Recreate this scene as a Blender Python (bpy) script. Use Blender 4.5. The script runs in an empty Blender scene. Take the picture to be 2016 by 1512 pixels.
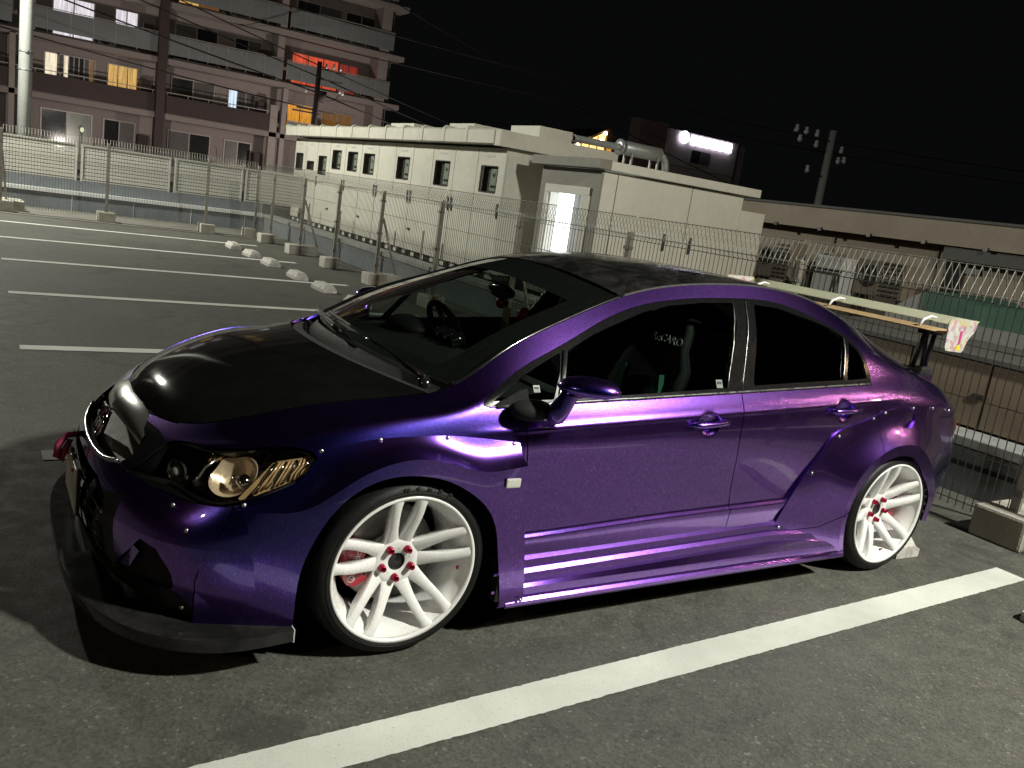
import bpy, bmesh, math, random
import numpy as np
from mathutils import Vector, Matrix
random.seed(7)
SC = bpy.context.scene
COL = SC.collection
# ------------------------------------------------------------------ camera
cam_d = bpy.data.cameras.new('camera'); cam = bpy.data.objects.new('camera', cam_d); COL.objects.link(cam)
cam_d.sensor_fit = 'HORIZONTAL'; cam_d.sensor_width = 36.0; cam_d.lens = 29.903
cam_d.clip_start = 0.05; cam_d.clip_end = 600
YAW, PITCH, ROLL = -0.5817, -0.2077, 0.1484
def set_cam():
    fw = Vector((-math.sin(YAW)*math.cos(PITCH), math.cos(YAW)*math.cos(PITCH), math.sin(PITCH)))
    ri = Vector((math.cos(YAW), math.sin(YAW), 0)); up = ri.cross(fw)
    r = ri*math.cos(ROLL)+up*math.sin(ROLL); u = -ri*math.sin(ROLL)+up*math.cos(ROLL)
    m = Matrix((r, u, -fw)).transposed().to_4x4(); m.translation = Vector((-2.600, -3.304, 1.573))
    cam.matrix_world = m
set_cam(); SC.camera = cam
# ------------------------------------------------------------------ night sky, exposure
w = bpy.data.worlds.new('World'); SC.world = w; w.use_nodes = True
wn = w.node_tree.nodes; bg = wn['Background']
bg.inputs[0].default_value = (.0024, .0026, .0027, 1); bg.inputs[1].default_value = 1.0      # moonless town sky
SC.view_settings.view_transform = 'Standard'; SC.view_settings.look = 'None'
SC.view_settings.exposure = 0.0; SC.view_settings.gamma = 1.0; SC.view_settings.use_curve_mapping = False
SC.cycles.use_denoising = True
SC.cycles.max_bounces = 8; SC.cycles.transparent_max_bounces = 24; SC.cycles.caustics_reflective = False; SC.cycles.caustics_refractive = False
SC.cycles.sample_clamp_indirect = 4.0
# lamps of the place (positions; built with their posts further down)
LAMP_MAIN = ((2.95, -5.6, 6.2), (0.0, 0.5, 0.3), 1050, (1.0, 0.99, 0.875), 0.42)
LAMP_FAR = ((-4.6, 16.4, 6.0), (4.2, 15.8, 1.3), 1300, (1.0, 0.985, 0.86), 0.42, 180)
LAMP_STREET = [((13.5, -7.0, 6.5), (6.0, 5.0, 0.5), 175, (1.0, 0.66, 0.38), 0.35), ((-12.5, -6.5, 6.0), (-1.5, -.5, .4), 80, (1.0, 0.74, 0.46), 0.35)]
LAMP_ROAD = [((2.0, 36.0, 1.0), (3.0, 46.0, 5.0), 330, (1.0, 0.87, 0.80), 0.4), ((14.0, 36.5, 1.0), (14.0, 46.0, 6.0), 430, (1.0, 0.86, 0.78), 0.4)]
# ------------------------------------------------------------------ object helpers
def tag(o, label=None, cat=None, group=None, kind=None):
    if label: o['label'] = label
    if cat: o['category'] = cat
    if group: o['group'] = group
    if kind: o['kind'] = kind
    return o
def empty(name, loc=(0, 0, 0), parent=None):
    o = bpy.data.objects.new(name, None); COL.objects.link(o); o.location = loc
    if parent: o.parent = parent
    return o
def meshdata(name, V, F, mat=None, smooth=False, N=None, mats=None, fm=None):
    me = bpy.data.meshes.new(name)
    me.from_pydata([tuple(map(float, v)) for v in V], [], [tuple(int(i) for i in f) for f in F])
    if mats:
        for m in mats: me.materials.append(m)
    elif mat: me.materials.append(mat)
    if smooth: me.polygons.foreach_set('use_smooth', [True]*len(me.polygons))
    if fm is not None: me.polygons.foreach_set('material_index', fm)
    me.update()
    if N is not None and len(N): me.normals_split_custom_set_from_vertices([tuple(map(float, n)) for n in N])
    return me
def obj(name, me, parent=None, loc=None, rot=None):
    o = bpy.data.objects.new(name, me); COL.objects.link(o)
    if parent: o.parent = parent
    if loc is not None: o.location = loc
    if rot is not None: o.rotation_euler = rot
    return o
class MB:
    """collects simple shapes in one mesh"""
    def __init__(s): s.V = []; s.F = []; s.S = []
    def add(s, V, F, sm=False):
        b = len(s.V); s.V += [tuple(v) for v in V]; s.F += [tuple(i+b for i in f) for f in F]; s.S += [sm]*len(F); return s
    def box(s, x0, x1, y0, y1, z0, z1, c=0.0):
        if c <= 0:
            V = [(x, y, z) for z in (z0, z1) for y in (y0, y1) for x in (x0, x1)]
            return s.add(V, [(0, 2, 3, 1), (4, 5, 7, 6), (0, 1, 5, 4), (2, 6, 7, 3), (0, 4, 6, 2), (1, 3, 7, 5)])
        # bevelled box from a bmesh
        bm = bmesh.new(); bmesh.ops.create_cube(bm, size=1.0)
        for v in bm.verts: v.co = Vector(((x0+x1)/2+v.co.x*(x1-x0), (y0+y1)/2+v.co.y*(y1-y0), (z0+z1)/2+v.co.z*(z1-z0)))
        bmesh.ops.bevel(bm, geom=list(bm.edges), offset=c, segments=2, affect='EDGES', profile=0.6)
        bm.verts.ensure_lookup_table(); s.add([v.co[:] for v in bm.verts], [[v.index for v in f.verts] for f in bm.faces]); bm.free(); return s
    def prism(s, poly, a0, a1, ax=1, sm=False):
        """polygon (2D) extruded along axis ax from a0 to a1"""
        n = len(poly)
        def mk(p, a): return {0: (a, p[0], p[1]), 1: (p[0], a, p[1]), 2: (p[0], p[1], a)}[ax]
        V = [mk(p, a0) for p in poly]+[mk(p, a1) for p in poly]
        F = [tuple(range(n)), tuple(range(2*n-1, n-1, -1))]+[(i, i+n, (i+1) % n+n, (i+1) % n) for i in range(n)]
        return s.add(V, F)
    def tube(s, pts, r, n=6, cap=True, sm=True):
        pts = [Vector(p) for p in pts]; rr = r if isinstance(r, (list, tuple)) else [r]*len(pts)
        V = []; F = []; ref = None
        for i, p in enumerate(pts):
            d = (pts[min(i+1, len(pts)-1)]-pts[max(i-1, 0)]).normalized()
            if ref is None: ref = Vector((0, 0, 1)) if abs(d.z) < .9 else Vector((1, 0, 0))
            a = d.cross(ref).normalized(); b = a.cross(d).normalized(); ref = b
            for k in range(n):
                t = 2*math.pi*k/n; V.append(tuple(p+(a*math.cos(t)+b*math.sin(t))*rr[i]))
        for i in range(len(pts)-1):
            for k in range(n): F.append((i*n+k, i*n+(k+1) % n, (i+1)*n+(k+1) % n, (i+1)*n+k))
        if cap: F += [tuple(range(n-1, -1, -1)), tuple((len(pts)-1)*n+k for k in range(n))]
        return s.add(V, F, sm)
    def lathe(s, prof, c, axis=(0, 1, 0), n=48, sm=True):
        """profile [(radius, along)] turned about axis through c"""
        ax = Vector(axis).normalized(); ref = Vector((0, 0, 1)) if abs(ax.z) < .9 else Vector((1, 0, 0))
        a = ref.cross(ax).normalized(); b = ax.cross(a); c = Vector(c); V = []; F = []
        for k in range(n):
            t = 2*math.pi*k/n; d = a*math.cos(t)+b*math.sin(t)
            for (r, h) in prof: V.append(tuple(c+d*r+ax*h))
        m = len(prof)
        for k in range(n):
            for j in range(m-1): F.append((k*m+j, ((k+1) % n)*m+j, ((k+1) % n)*m+j+1, k*m+j+1))
        return s.add(V, F, sm)
    def ell(s, c, rx, ry, rz, nu=20, nv=12, M=None):
        V = []; F = []
        for j in range(nv+1):
            ph = math.pi*j/nv
            for i in range(nu):
                th = 2*math.pi*i/nu; v = Vector((rx*math.sin(ph)*math.cos(th), ry*math.sin(ph)*math.sin(th), rz*math.cos(ph)))
                if M: v = M @ v
                V.append(tuple(Vector(c)+v))
        for j in range(nv):
            for i in range(nu): F.append((j*nu+i, (j+1)*nu+i, (j+1)*nu+(i+1) % nu, j*nu+(i+1) % nu))
        return s.add(V, F, True)
    def data(s, name, mat):
        me = bpy.data.meshes.new(name); me.from_pydata(s.V, [], s.F); me.materials.append(mat)
        me.polygons.foreach_set('use_smooth', s.S); me.update(); return me
    def build(s, name, mat, parent=None, loc=None, rot=None, recalc=False):
        me = s.data(name, mat)
        if recalc:
            bm = bmesh.new(); bm.from_mesh(me); bmesh.ops.recalc_face_normals(bm, faces=list(bm.faces)); bm.to_mesh(me); bm.free()
        return obj(name, me, parent, loc, rot)
def copytree(o, parent=None):
    c = o.copy(); COL.objects.link(c); c.parent = parent if parent else o.parent
    for ch in list(o.children):
        if ch != c: copytree(ch, c)
    return c
def text_mesh(name, s, size, mat, M, parent=None, depth=0.0006, shear=0.0, space=1.0, bold=0.0):
    cu = bpy.data.curves.new(name, 'FONT'); cu.body = s; cu.size = size; cu.align_x = 'CENTER'; cu.align_y = 'CENTER'
    cu.extrude = depth; cu.shear = shear; cu.space_character = space; cu.offset = bold; cu.resolution_u = 3
    t = bpy.data.objects.new(name, cu); COL.objects.link(t)
    dg = bpy.context.evaluated_depsgraph_get(); me = bpy.data.meshes.new_from_object(t.evaluated_get(dg)); bpy.data.objects.remove(t)
    me.materials.clear(); me.materials.append(mat); me.transform(M); me.update()
    return obj(name, me, parent)
# ------------------------------------------------------------------ materials
def nt(name):
    m = bpy.data.materials.new(name); m.use_nodes = True; t = m.node_tree; return m, t, t.nodes, t.links, t.nodes['Principled BSDF']
def ramp(n, l, src, stops):
    r = n.new('ShaderNodeValToRGB'); e = r.color_ramp.elements
    while len(e) < len(stops): e.new(0.5)
    for q, (p, c) in zip(e, stops): q.position = p; q.color = (c[0], c[1], c[2], 1) if not isinstance(c, (int, float)) else (c, c, c, 1)
    l.new(src, r.inputs[0]); return r
def noise(n, l, scale, detail=4, rough=.55, vec=None, dist=0):
    q = n.new('ShaderNodeTexNoise'); q.inputs['Scale'].default_value = scale; q.inputs['Detail'].default_value = detail; q.inputs['Roughness'].default_value = rough; q.inputs['Distortion'].default_value = dist
    if vec is not None: l.new(vec, q.inputs['Vector'])
    return q
def mixc(n, l, f, a, b, mode='MIX'):
    m = n.new('ShaderNodeMix'); m.data_type = 'RGBA'; m.blend_type = mode
    for i, v in ((0, f), (6, a), (7, b)):
        if hasattr(v, 'is_output'): l.new(v, m.inputs[i])
        elif i == 0: m.inputs[0].default_value = v
        else: m.inputs[i].default_value = (*v, 1)
    return m.outputs[2]
def pm(name, col, rough=.5, metal=0.0, var=.12, vs=3.0, bump=0.0, bs=60.0, coat=0.0, coatr=.05, spec=None, rv=.12, emis=None, es=0.0, dirt=None):
    """principled material with tone variation, roughness variation and fine relief"""
    m, t, n, l, p = nt(name)
    tc = n.new('ShaderNodeTexCoord'); v = tc.outputs['Object']
    a = noise(n, l, vs, 6, .6, v); b = noise(n, l, vs*9, 4, .6, v)
    f = n.new('ShaderNodeMath'); f.operation = 'ADD'; l.new(a.outputs[0], f.inputs[0]); l.new(b.outputs[0], f.inputs[1])
    c0 = [max(0, c*(1-var)) for c in col]; c1 = [min(1, c*(1+var)) for c in col]
    r = ramp(n, l, f.outputs[0], [(.7/2+.1, c0), (1.3/2+.05, c1)])
    h = n.new('ShaderNodeMath'); h.operation = 'MULTIPLY'; h.inputs[1].default_value = .5; l.new(f.outputs[0], h.inputs[0]); l.new(h.outputs[0], r.inputs[0])
    co = r.outputs[0]
    if dirt:
        d = noise(n, l, dirt[1], 8, .65, v); dr = ramp(n, l, d.outputs[0], [(.48, 0), (.72, dirt[2])]); co = mixc(n, l, dr.outputs[0], co, dirt[0])
    l.new(co, p.inputs['Base Color'])
    rr = ramp(n, l, b.outputs[0], [(.3, max(0.02, rough-rv)), (.7, min(1, rough+rv))]); l.new(rr.outputs[0], p.inputs['Roughness'])
    p.inputs['Metallic'].default_value = metal; p.inputs['Coat Weight'].default_value = coat; p.inputs['Coat Roughness'].default_value = coatr
    if spec is not None: p.inputs['Specular IOR Level'].default_value = spec
    if bump:
        q = noise(n, l, bs, 5, .6, v); bn = n.new('ShaderNodeBump'); bn.inputs['Strength'].default_value = bump; bn.inputs['Distance'].default_value = .01
        l.new(q.outputs[0], bn.inputs['Height']); l.new(bn.outputs[0], p.inputs['Normal'])
    if emis:
        p.inputs['Emission Color'].default_value = (*emis, 1); p.inputs['Emission Strength'].default_value = es
    return m
def emit(name, col, s):
    m, t, n, l, p = nt(name); p.inputs['Base Color'].default_value = (.02, .02, .02, 1); p.inputs['Emission Color'].default_value = (*col, 1); p.inputs['Emission Strength'].default_value = s; return m
def emit_room(name, col, s, scale=1.2):
    """a lit window: curtain folds and a brighter part of the room behind it"""
    m, t, n, l, p = nt(name); tc = n.new('ShaderNodeTexCoord')
    mp = n.new('ShaderNodeMapping'); mp.inputs['Scale'].default_value = (9, 9, .7); l.new(tc.outputs['Object'], mp.inputs[0])
    a = noise(n, l, scale, 3, .6, mp.outputs[0]); r = ramp(n, l, a.outputs[0], [(.3, [c*.45 for c in col]), (.65, col)])
    l.new(r.outputs[0], p.inputs['Emission Color']); p.inputs['Emission Strength'].default_value = s; p.inputs['Base Color'].default_value = (.05, .05, .05, 1); p.inputs['Roughness'].default_value = .2
    return m
def glass(name, tint, refl=1.0, rough=.0):
    m, t, n, l, p = nt(name); n.remove(p); out = n['Material Output']
    tr = n.new('ShaderNodeBsdfTransparent'); tr.inputs[0].default_value = (*tint, 1)
    gl = n.new('ShaderNodeBsdfGlossy'); gl.inputs['Roughness'].default_value = rough; gl.inputs[0].default_value = (refl, refl, refl, 1)
    fr = n.new('ShaderNodeFresnel'); ge = n.new('ShaderNodeNewGeometry'); mi = n.new('ShaderNodeMath'); mi.operation = 'MULTIPLY_ADD'; mi.inputs[1].default_value = 1/1.5-1.5; mi.inputs[2].default_value = 1.5; l.new(ge.outputs['Backfacing'], mi.inputs[0]); l.new(mi.outputs[0], fr.inputs[0])
    mx = n.new('ShaderNodeMixShader'); l.new(fr.outputs[0], mx.inputs[0]); l.new(tr.outputs[0], mx.inputs[1]); l.new(gl.outputs[0], mx.inputs[2]); l.new(mx.outputs[0], out.inputs[0]); return m
def mk_paint():
    m, t, n, l, p = nt('purple flake paint')
    tc = n.new('ShaderNodeTexCoord'); lw = n.new('ShaderNodeLayerWeight'); lw.inputs[0].default_value = .42
    cr = ramp(n, l, lw.outputs['Facing'], [(.0, (.035, .038, .42)), (.065, (.070, .048, .48)), (.18, (.25, .092, .61)), (.48, (.345, .145, .71)), (.66, (.21, .10, .62)), (.85, (.08, .06, .42))])
    fl = n.new('ShaderNodeTexVoronoi'); fl.inputs['Scale'].default_value = 480; mpv = n.new('ShaderNodeMapping'); mpv.inputs['Scale'].default_value = (1, 1, .3); l.new(tc.outputs['Object'], mpv.inputs[0]); l.new(mpv.outputs[0], fl.inputs['Vector'])
    fc = ramp(n, l, fl.outputs['Color'], [(.0, .58), (.75, .95), (1.0, 2.1)])
    co = mixc(n, l, 1.0, cr.outputs[0], fc.outputs[0], 'MULTIPLY'); ds = noise(n, l, 2.6, 7, .65, tc.outputs['Object'], .3); dm = ramp(n, l, ds.outputs[0], [(.35, .015), (.75, .075)]); co = mixc(n, l, dm.outputs[0], co, (.34, .31, .34))
    l.new(co, p.inputs['Base Color'])
    p.inputs['Metallic'].default_value = 1.0; p.inputs['Roughness'].default_value = .225
    p.inputs['Coat Weight'].default_value = 1.0; p.inputs['Coat IOR'].default_value = 1.55
    du = noise(n, l, 5, 6, .65, tc.outputs['Object']); dr = ramp(n, l, du.outputs[0], [(.35, .02), (.75, .075)]); l.new(dr.outputs[0], p.inputs['Coat Roughness'])
    bn = n.new('ShaderNodeBump'); bn.inputs['Strength'].default_value = .10; bn.inputs['Distance'].default_value = .002; l.new(fl.outputs['Distance'], bn.inputs['Height']); l.new(bn.outputs[0], p.inputs['Normal'])
    return m
def mk_carbon(name, dust=.5, base=.012, ior=1.5):
    m, t, n, l, p = nt(name); p.inputs['IOR'].default_value = ior; tc = n.new('ShaderNodeTexCoord'); v = tc.outputs['Object']
    a = noise(n, l, 7, 8, .7, v, .6); b = noise(n, l, 300, 2, .5, v)
    r = ramp(n, l, a.outputs[0], [(.42, (base, base, base*.95)), (.8, (base+.035*dust, base+.033*dust, base+.032*dust))]); l.new(r.outputs[0], p.inputs['Base Color'])
    p.inputs['Roughness'].default_value = .4; p.inputs['Specular IOR Level'].default_value = .012; p.inputs['Coat Weight'].default_value = .9
    rr = ramp(n, l, a.outputs[0], [(.4, .07), (.75, .07+.3*dust)]); l.new(rr.outputs[0], p.inputs['Coat Roughness'])
    ch = n.new('ShaderNodeTexChecker'); ch.inputs['Scale'].default_value = 260; l.new(v, ch.inputs['Vector'])
    bn = n.new('ShaderNodeBump'); bn.inputs['Strength'].default_value = .15; bn.inputs['Distance'].default_value = .001; l.new(ch.outputs[1], bn.inputs['Height']); l.new(bn.outputs[0], p.inputs['Normal'])
    return m
def mk_asphalt():
    m, t, n, l, p = nt('asphalt'); tc = n.new('ShaderNodeTexCoord'); v = tc.outputs['Object']
    big = noise(n, l, .35, 7, .62, v, .5); mid = noise(n, l, 7, 8, .7, v); vor = n.new('ShaderNodeTexVoronoi'); vor.inputs['Scale'].default_value = 105; l.new(v, vor.inputs['Vector'])
    fine = noise(n, l, 240, 3, .6, v)
    c1 = ramp(n, l, big.outputs[0], [(.3, (.078, .077, .066)), (.5, (.093, .092, .078)), (.72, (.114, .112, .095))])
    c2 = ramp(n, l, mid.outputs[0], [(.3, .74), (.52, 1.0), (.75, 1.22)])
    co = mixc(n, l, 1, c1.outputs[0], c2.outputs[0], 'MULTIPLY')
    c3 = ramp(n, l, vor.outputs['Color'], [(.0, .58), (.45, .92), (.85, 1.18), (1.0, 2.3)]); co = mixc(n, l, .9, co, c3.outputs[0], 'MULTIPLY'); pit = noise(n, l, 48, 5, .72, v); pr_ = ramp(n, l, pit.outputs[0], [(.30, .45), (.44, 1.0), (.62, 1.0), (.74, 1.5)]); co = mixc(n, l, .55, co, pr_.outputs[0], 'MULTIPLY')
    # pale fallen grit and tyre scuffs
    gr = n.new('ShaderNodeTexVoronoi'); gr.inputs['Scale'].default_value = 9; l.new(v, gr.inputs['Vector'])
    gm = ramp(n, l, gr.outputs['Distance'], [(.018, 1), (.03, 0)]); co = mixc(n, l, gm.outputs[0], co, (.3, .3, .28))
    mp = n.new('ShaderNodeMapping'); mp.inputs['Scale'].default_value = (.16, 2.6, 1); mp.inputs['Rotation'].default_value = (0, 0, .25); l.new(v, mp.inputs[0])
    sc = noise(n, l, 1.6, 5, .6, mp.outputs[0], 1.2); sm_ = ramp(n, l, sc.outputs[0], [(.57, 0), (.72, .45)]); co = mixc(n, l, sm_.outputs[0], co, (.06, .058, .052))
    st1 = noise(n, l, 1.1, 4, .55, v, 1.6); sm1 = ramp(n, l, st1.outputs[0], [(.60, 0), (.66, .55), (.78, .7)]); co = mixc(n, l, sm1.outputs[0], co, (.045, .043, .039))
    st2 = noise(n, l, .55, 6, .6, v, .8); sm2 = ramp(n, l, st2.outputs[0], [(.56, 0), (.75, .5)]); co = mixc(n, l, sm2.outputs[0], co, (.118, .116, .102))
    l.new(co, p.inputs['Base Color'])
    rr = ramp(n, l, mid.outputs[0], [(.3, .62), (.7, .85)]); l.new(rr.outputs[0], p.inputs['Roughness']); p.inputs['Specular IOR Level'].default_value = .4
    ad = n.new('ShaderNodeMath'); ad.operation = 'ADD'; l.new(vor.outputs['Distance'], ad.inputs[0]); l.new(fine.outputs[0], ad.inputs[1])
    bn = n.new('ShaderNodeBump'); bn.inputs['Strength'].default_value = .4; bn.inputs['Distance'].default_value = .0025; l.new(ad.outputs[0], bn.inputs['Height']); l.new(bn.outputs[0], p.inputs['Normal'])
    return m
def mk_line():
    m, t, n, l, p = nt('line paint'); tc = n.new('ShaderNodeTexCoord'); v = tc.outputs['Object']
    a = noise(n, l, 2.2, 7, .65, v, .4); b = noise(n, l, 120, 4, .7, v)
    c = ramp(n, l, a.outputs[0], [(.3, (.56, .57, .53)), (.7, (.72, .73, .68))])
    w1 = ramp(n, l, b.outputs[0], [(.30, .5), (.40, 0)]); co = mixc(n, l, w1.outputs[0], c.outputs[0], (.16, .16, .145)); mp = n.new('ShaderNodeMapping'); mp.inputs['Scale'].default_value = (1.3, .5, 1); mp.inputs['Rotation'].default_value = (0, 0, .5); l.new(v, mp.inputs[0]); sm = noise(n, l, 1.3, 6, .6, mp.outputs[0], .6); sr = ramp(n, l, sm.outputs[0], [(.50, 0), (.74, .26)]); co = mixc(n, l, sr.outputs[0], co, (.33, .33, .30)); l.new(co, p.inputs['Base Color']); p.inputs['Roughness'].default_value = .7
    bn = n.new('ShaderNodeBump'); bn.inputs['Strength'].default_value = .35; bn.inputs['Distance'].default_value = .004; l.new(b.outputs[0], bn.inputs['Height']); l.new(bn.outputs[0], p.inputs['Normal'])
    return m
PAINT = mk_paint(); HOODM = mk_carbon('black bonnet', .10, .005, 1.02); ROOFM = mk_carbon('dusty black roof', 1.1, .008, 1.1); CARBON = mk_carbon('carbon lip', .8, .012)
ASPH = mk_asphalt(); LINE = mk_line()
BLKGLOSS = pm('black gloss trim', (.010, .010, .011), .14, 0, .2, 6, coat=.6, rv=.02); BLKMATT = pm('black plastic', (.014, .014, .014), .62, 0, .2, 9, .15, 250)
BLKIN = pm('black liner', (.004, .004, .004), .9, 0, .1); COWLM = pm('grey cowl plastic', (.035, .036, .036), .6, 0, .15, 9, .3, 300)
RUBBER = pm('tyre rubber', (.008, .008, .0083), .5, 0, .25, 12, .2, 220, spec=.3, dirt=((.022, .021, .019), 9, .35))
WHITEP = pm('white wheel paint', (.82, .82, .81), .30, 0, .02, 9, coat=.6, coatr=.1, dirt=((.5, .46, .40), 16, .12)); RED = pm('red anodised', (.36, .012, .045), .25, .75, .1)
CALRED = pm('red caliper paint', (.38, .02, .035), .35, 0, .1, coat=.6); STEEL = pm('brake steel', (.36, .35, .33), .38, .9, .12, 30); DSTEEL = pm('dark steel', (.10, .10, .10), .45, .8, .2, 20)
CHROME = pm('chrome', (.72, .72, .70), .10, 1.0, .05, 6, rv=.05); AMBER = pm('amber reflector', (.58, .39, .20), .22, .15, .25, 40, coat=.5); COPPER = pm('warm reflector', (.66, .52, .36), .25, .25, .1, 8, coat=.6); SILV = pm('bolt silver', (.62, .61, .58), .3, 1, .1)
GL_FRONT = glass('windscreen glass', (.50, .56, .51)); GL_SIDE = glass('side glass', (.60, .68, .63)); GL_TINT = glass('tinted glass', (.015, .016, .017)); GL_LAMP = glass('lamp lens', (.90, .90, .88)); GL_CAB = glass('cabinet pane', (.86, .88, .85))
CLOTH = pm('black seat cloth', (.012, .012, .013), .9, 0, .2, 20, .3, 300); GREEN = pm('green seat panel', (.012, .10, .055), .8, 0, .2, 20, .3, 300); GREYTXT = pm('grey embroidery', (.75, .75, .75), .8)
CREAM = pm('cream cabinet paint', (.62, .61, .53), .5, 0, .05, 1.2, .06, 40, dirt=((.36, .33, .27), 1.3, .3)); CREAM2 = pm('cream housing paint', (.68, .67, .59), .55, 0, .06, 1.0, .06, 40, dirt=((.48, .45, .38), 1.1, .35)); CREAM2_SHADE = pm('shaded cream door end', (.25, .235, .20), .6, 0, .07, 1.4, .06, 40)
DARKHOLE = pm('dark interior', (.075, .078, .07), .6); METER = pm('meter panel', (.55, .58, .54), .5, 0, .15, 30)
CONC = pm('concrete block', (.46, .44, .39), .85, 0, .16, 6, .5, 70, dirt=((.24, .20, .15), 5, .4)); KERBW = pm('white wheel stop', (.58, .57, .53), .8, 0, .1, 8, .35, 80, dirt=((.20, .18, .15), 14, .75))
ZINC = pm('galvanised wire', (.25, .245, .215), .45, .35, .15, 20); ZPOST = pm('galvanised post', (.36, .34, .29), .5, .3, .2, 6, dirt=((.20, .15, .10), 3, .5)); SCREEN = pm('screen paint', (.46, .455, .41), .55, 0, .06, 2, dirt=((.27, .25, .21), 2, .3))
MEMBR = pm('grey blue membrane', (.17, .19, .21), .6, 0, .14, 1.5, .2, 20, dirt=((.09, .095, .10), 1.2, .6)); COPING = pm('pale coping', (.60, .62, .62), .45, .2, .08, 3); DARKB = pm('dark strip', (.012, .012, .012), .8)
BROWNW = pm('brown panel wall', (.20, .155, .11), .7, 0, .08, 1.4, .1, 40, dirt=((.12, .09, .06), 1.2, .4)); GREYTOP = pm('grey roof sheet', (.09, .09, .085), .7, 0, .15, 2, .2, 20); LONGW = pm('beige corrugated wall', (.30, .255, .20), .75, 0, .12, .8, .15, 20, dirt=((.18, .14, .10), .9, .5))
APW = pm('apartment render', (.29, .25, .235), .85, 0, .1, .6, .2, 10); APDARK = pm('dark brown tile', (.055, .036, .034), .7, 0, .2, 5, .2, 8); APSLAB = pm('apartment slab', (.36, .325, .30), .85, 0, .12, .5); APPANEL = pm('frosted balcony panel', (.20, .215, .215), .35, 0, .1, .8); APFRAME = pm('window frame aluminium', (.40, .36, .34), .5, .3, .1); APGLASS = pm('dark window pane', (.030, .032, .033), .10, 0, .3, 1.5, rv=.01); APCURT = pm('curtained pane', (.10, .095, .09), .4, 0, .2, 3)
POLEC = pm('concrete pole', (.52, .54, .52), .85, 0, .1, 2, .2, 30); POLED = pm('dark pole', (.10, .085, .085), .8, 0, .2, 3); CABLE = pm('cable sheath', (.012, .011, .011), .7); GALV = pm('galvanised duct', (.42, .45, .44), .42, .55, .14, 4, dirt=((.25, .25, .23), 3, .4))
TARP = pm('green tarpaulin', (.035, .095, .072), .6, 0, .2, 4, .5, 8); GREYCAR = pm('grey sheet cover', (.22, .225, .215), .55, 0, .1, 3)
# ================================================================== THE SETTING
def rough_strip(p0, p1, wd, z, seg=260, jit=.0011):
    p0 = Vector(p0); p1 = Vector(p1); d = (p1-p0).normalized(); nrm = Vector((-d.y, d.x)); V = []; F = []
    for i in range(seg+1):
        c = p0.lerp(p1, i/seg)
        for s in (-1, 1):
            q = c+nrm*s*(wd/2+random.gauss(0, jit)); V.append((q.x, q.y, z))
    for i in range(seg): F.append((2*i, 2*i+2, 2*i+3, 2*i+1))
    return V, F
def sheet(name, x0, x1, y0, y1, z, mat):
    return obj(name, meshdata(name, [(x0, y0, z), (x1, y0, z), (x1, y1, z), (x0, y1, z)], [(0, 1, 2, 3)], mat))
tag(sheet('ground', -300, 300, -300, 300, -.012, GREYTOP), kind='structure')
LOT = tag(sheet('parking_lot', -70, 3.46, -70, 17.96, 0, ASPH), kind='structure')
PATHM = pm('weathered concrete strip', (.165, .16, .138), .85, 0, .16, 2.2, .3, 90, dirt=((.08, .078, .07), 1.6, .6))
tag(sheet('path', -70, 3.45, 15.62, 17.95, .004, PATHM), kind='structure')
obj('gutter_joint', meshdata('gutter_joint', *rough_strip((-40, 15.6), (3.3, 15.52), .05, .008, 90, .006), DARKB), LOT)
def parking_line(p0, p1, wd):
    return obj('parking_line', meshdata('parking_line', *rough_strip(p0, p1, wd, .004), LINE), LOT)
parking_line((-2.29, -1.364), (2.222, -1.173), .158)
for k in range(1, 7):
    y = -1.187+2.514*k; parking_line((-2.289, y), (2.20, y), .15)
parking_line((-2.289, -3.95), (2.2, -3.76), .158)
# surface seam in the asphalt, seen lower right
False and obj('asphalt_crack', meshdata('asphalt_crack', *rough_strip((.60, -1.48), (.16, -2.18), .0028, .003, 90, .0014), pm('crack filler', (.028, .027, .025), .9)), LOT)
# ---------------- wheel stops
def wheel_stop_mesh():
    bm = bmesh.new(); L, W, H = .25, .105, .105
    prof = [(-W, 0), (-W, .045), (-W*.55, H), (W*.55, H), (W, .045), (W, 0)]
    mb = MB(); ends = []
    ys = (-L, -L*.82, L*.82, L); V = []; F = []
    for y in ys:
        k = 1 if abs(y) < L*.9 else .62
        for (x, z) in prof: V.append((x*(.93 if k < 1 else 1), y, z*k if z > .05 else z))
    n = len(prof)
    for j in range(3):
        for i in range(n-1): F.append((j*n+i, j*n+i+1, (j+1)*n+i+1, (j+1)*n+i))
    F += [tuple(range(n-1, -1, -1)), tuple(3*n+i for i in range(n))]
    return meshdata('wheel_stop', V, F, KERBW)
WS = wheel_stop_mesh()
stops = [(1.755, -.60, 'white wheel stop pressed against the rear wheel of the purple car'), (1.72, -1.78, 'white wheel stop cut off by the right edge of the picture'),
         (1.70, .78, 'white wheel stop hidden behind the purple car'),
         (1.60, 6.95, 'nearest of the row of white wheel stops beyond the bonnet'), (1.57, 8.15, 'second nearest white wheel stop of the row beyond the bonnet'),
         (1.55, 9.28, 'third nearest white wheel stop of the row beyond the bonnet'), (1.56, 10.72, 'white wheel stop just behind the second parking line end'),
         (1.55, 11.85, 'second farthest white wheel stop of the row by the fence'), (1.53, 13.05, 'farthest white wheel stop of the row by the fence')]
for (x, y, lab) in stops:
    o = obj('wheel_stop', WS, None, (x, y, .001)); o.rotation_euler.z = random.uniform(-.03, .03); tag(o, lab, 'wheel stop', 'wheel stops of the parking spaces')
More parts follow.
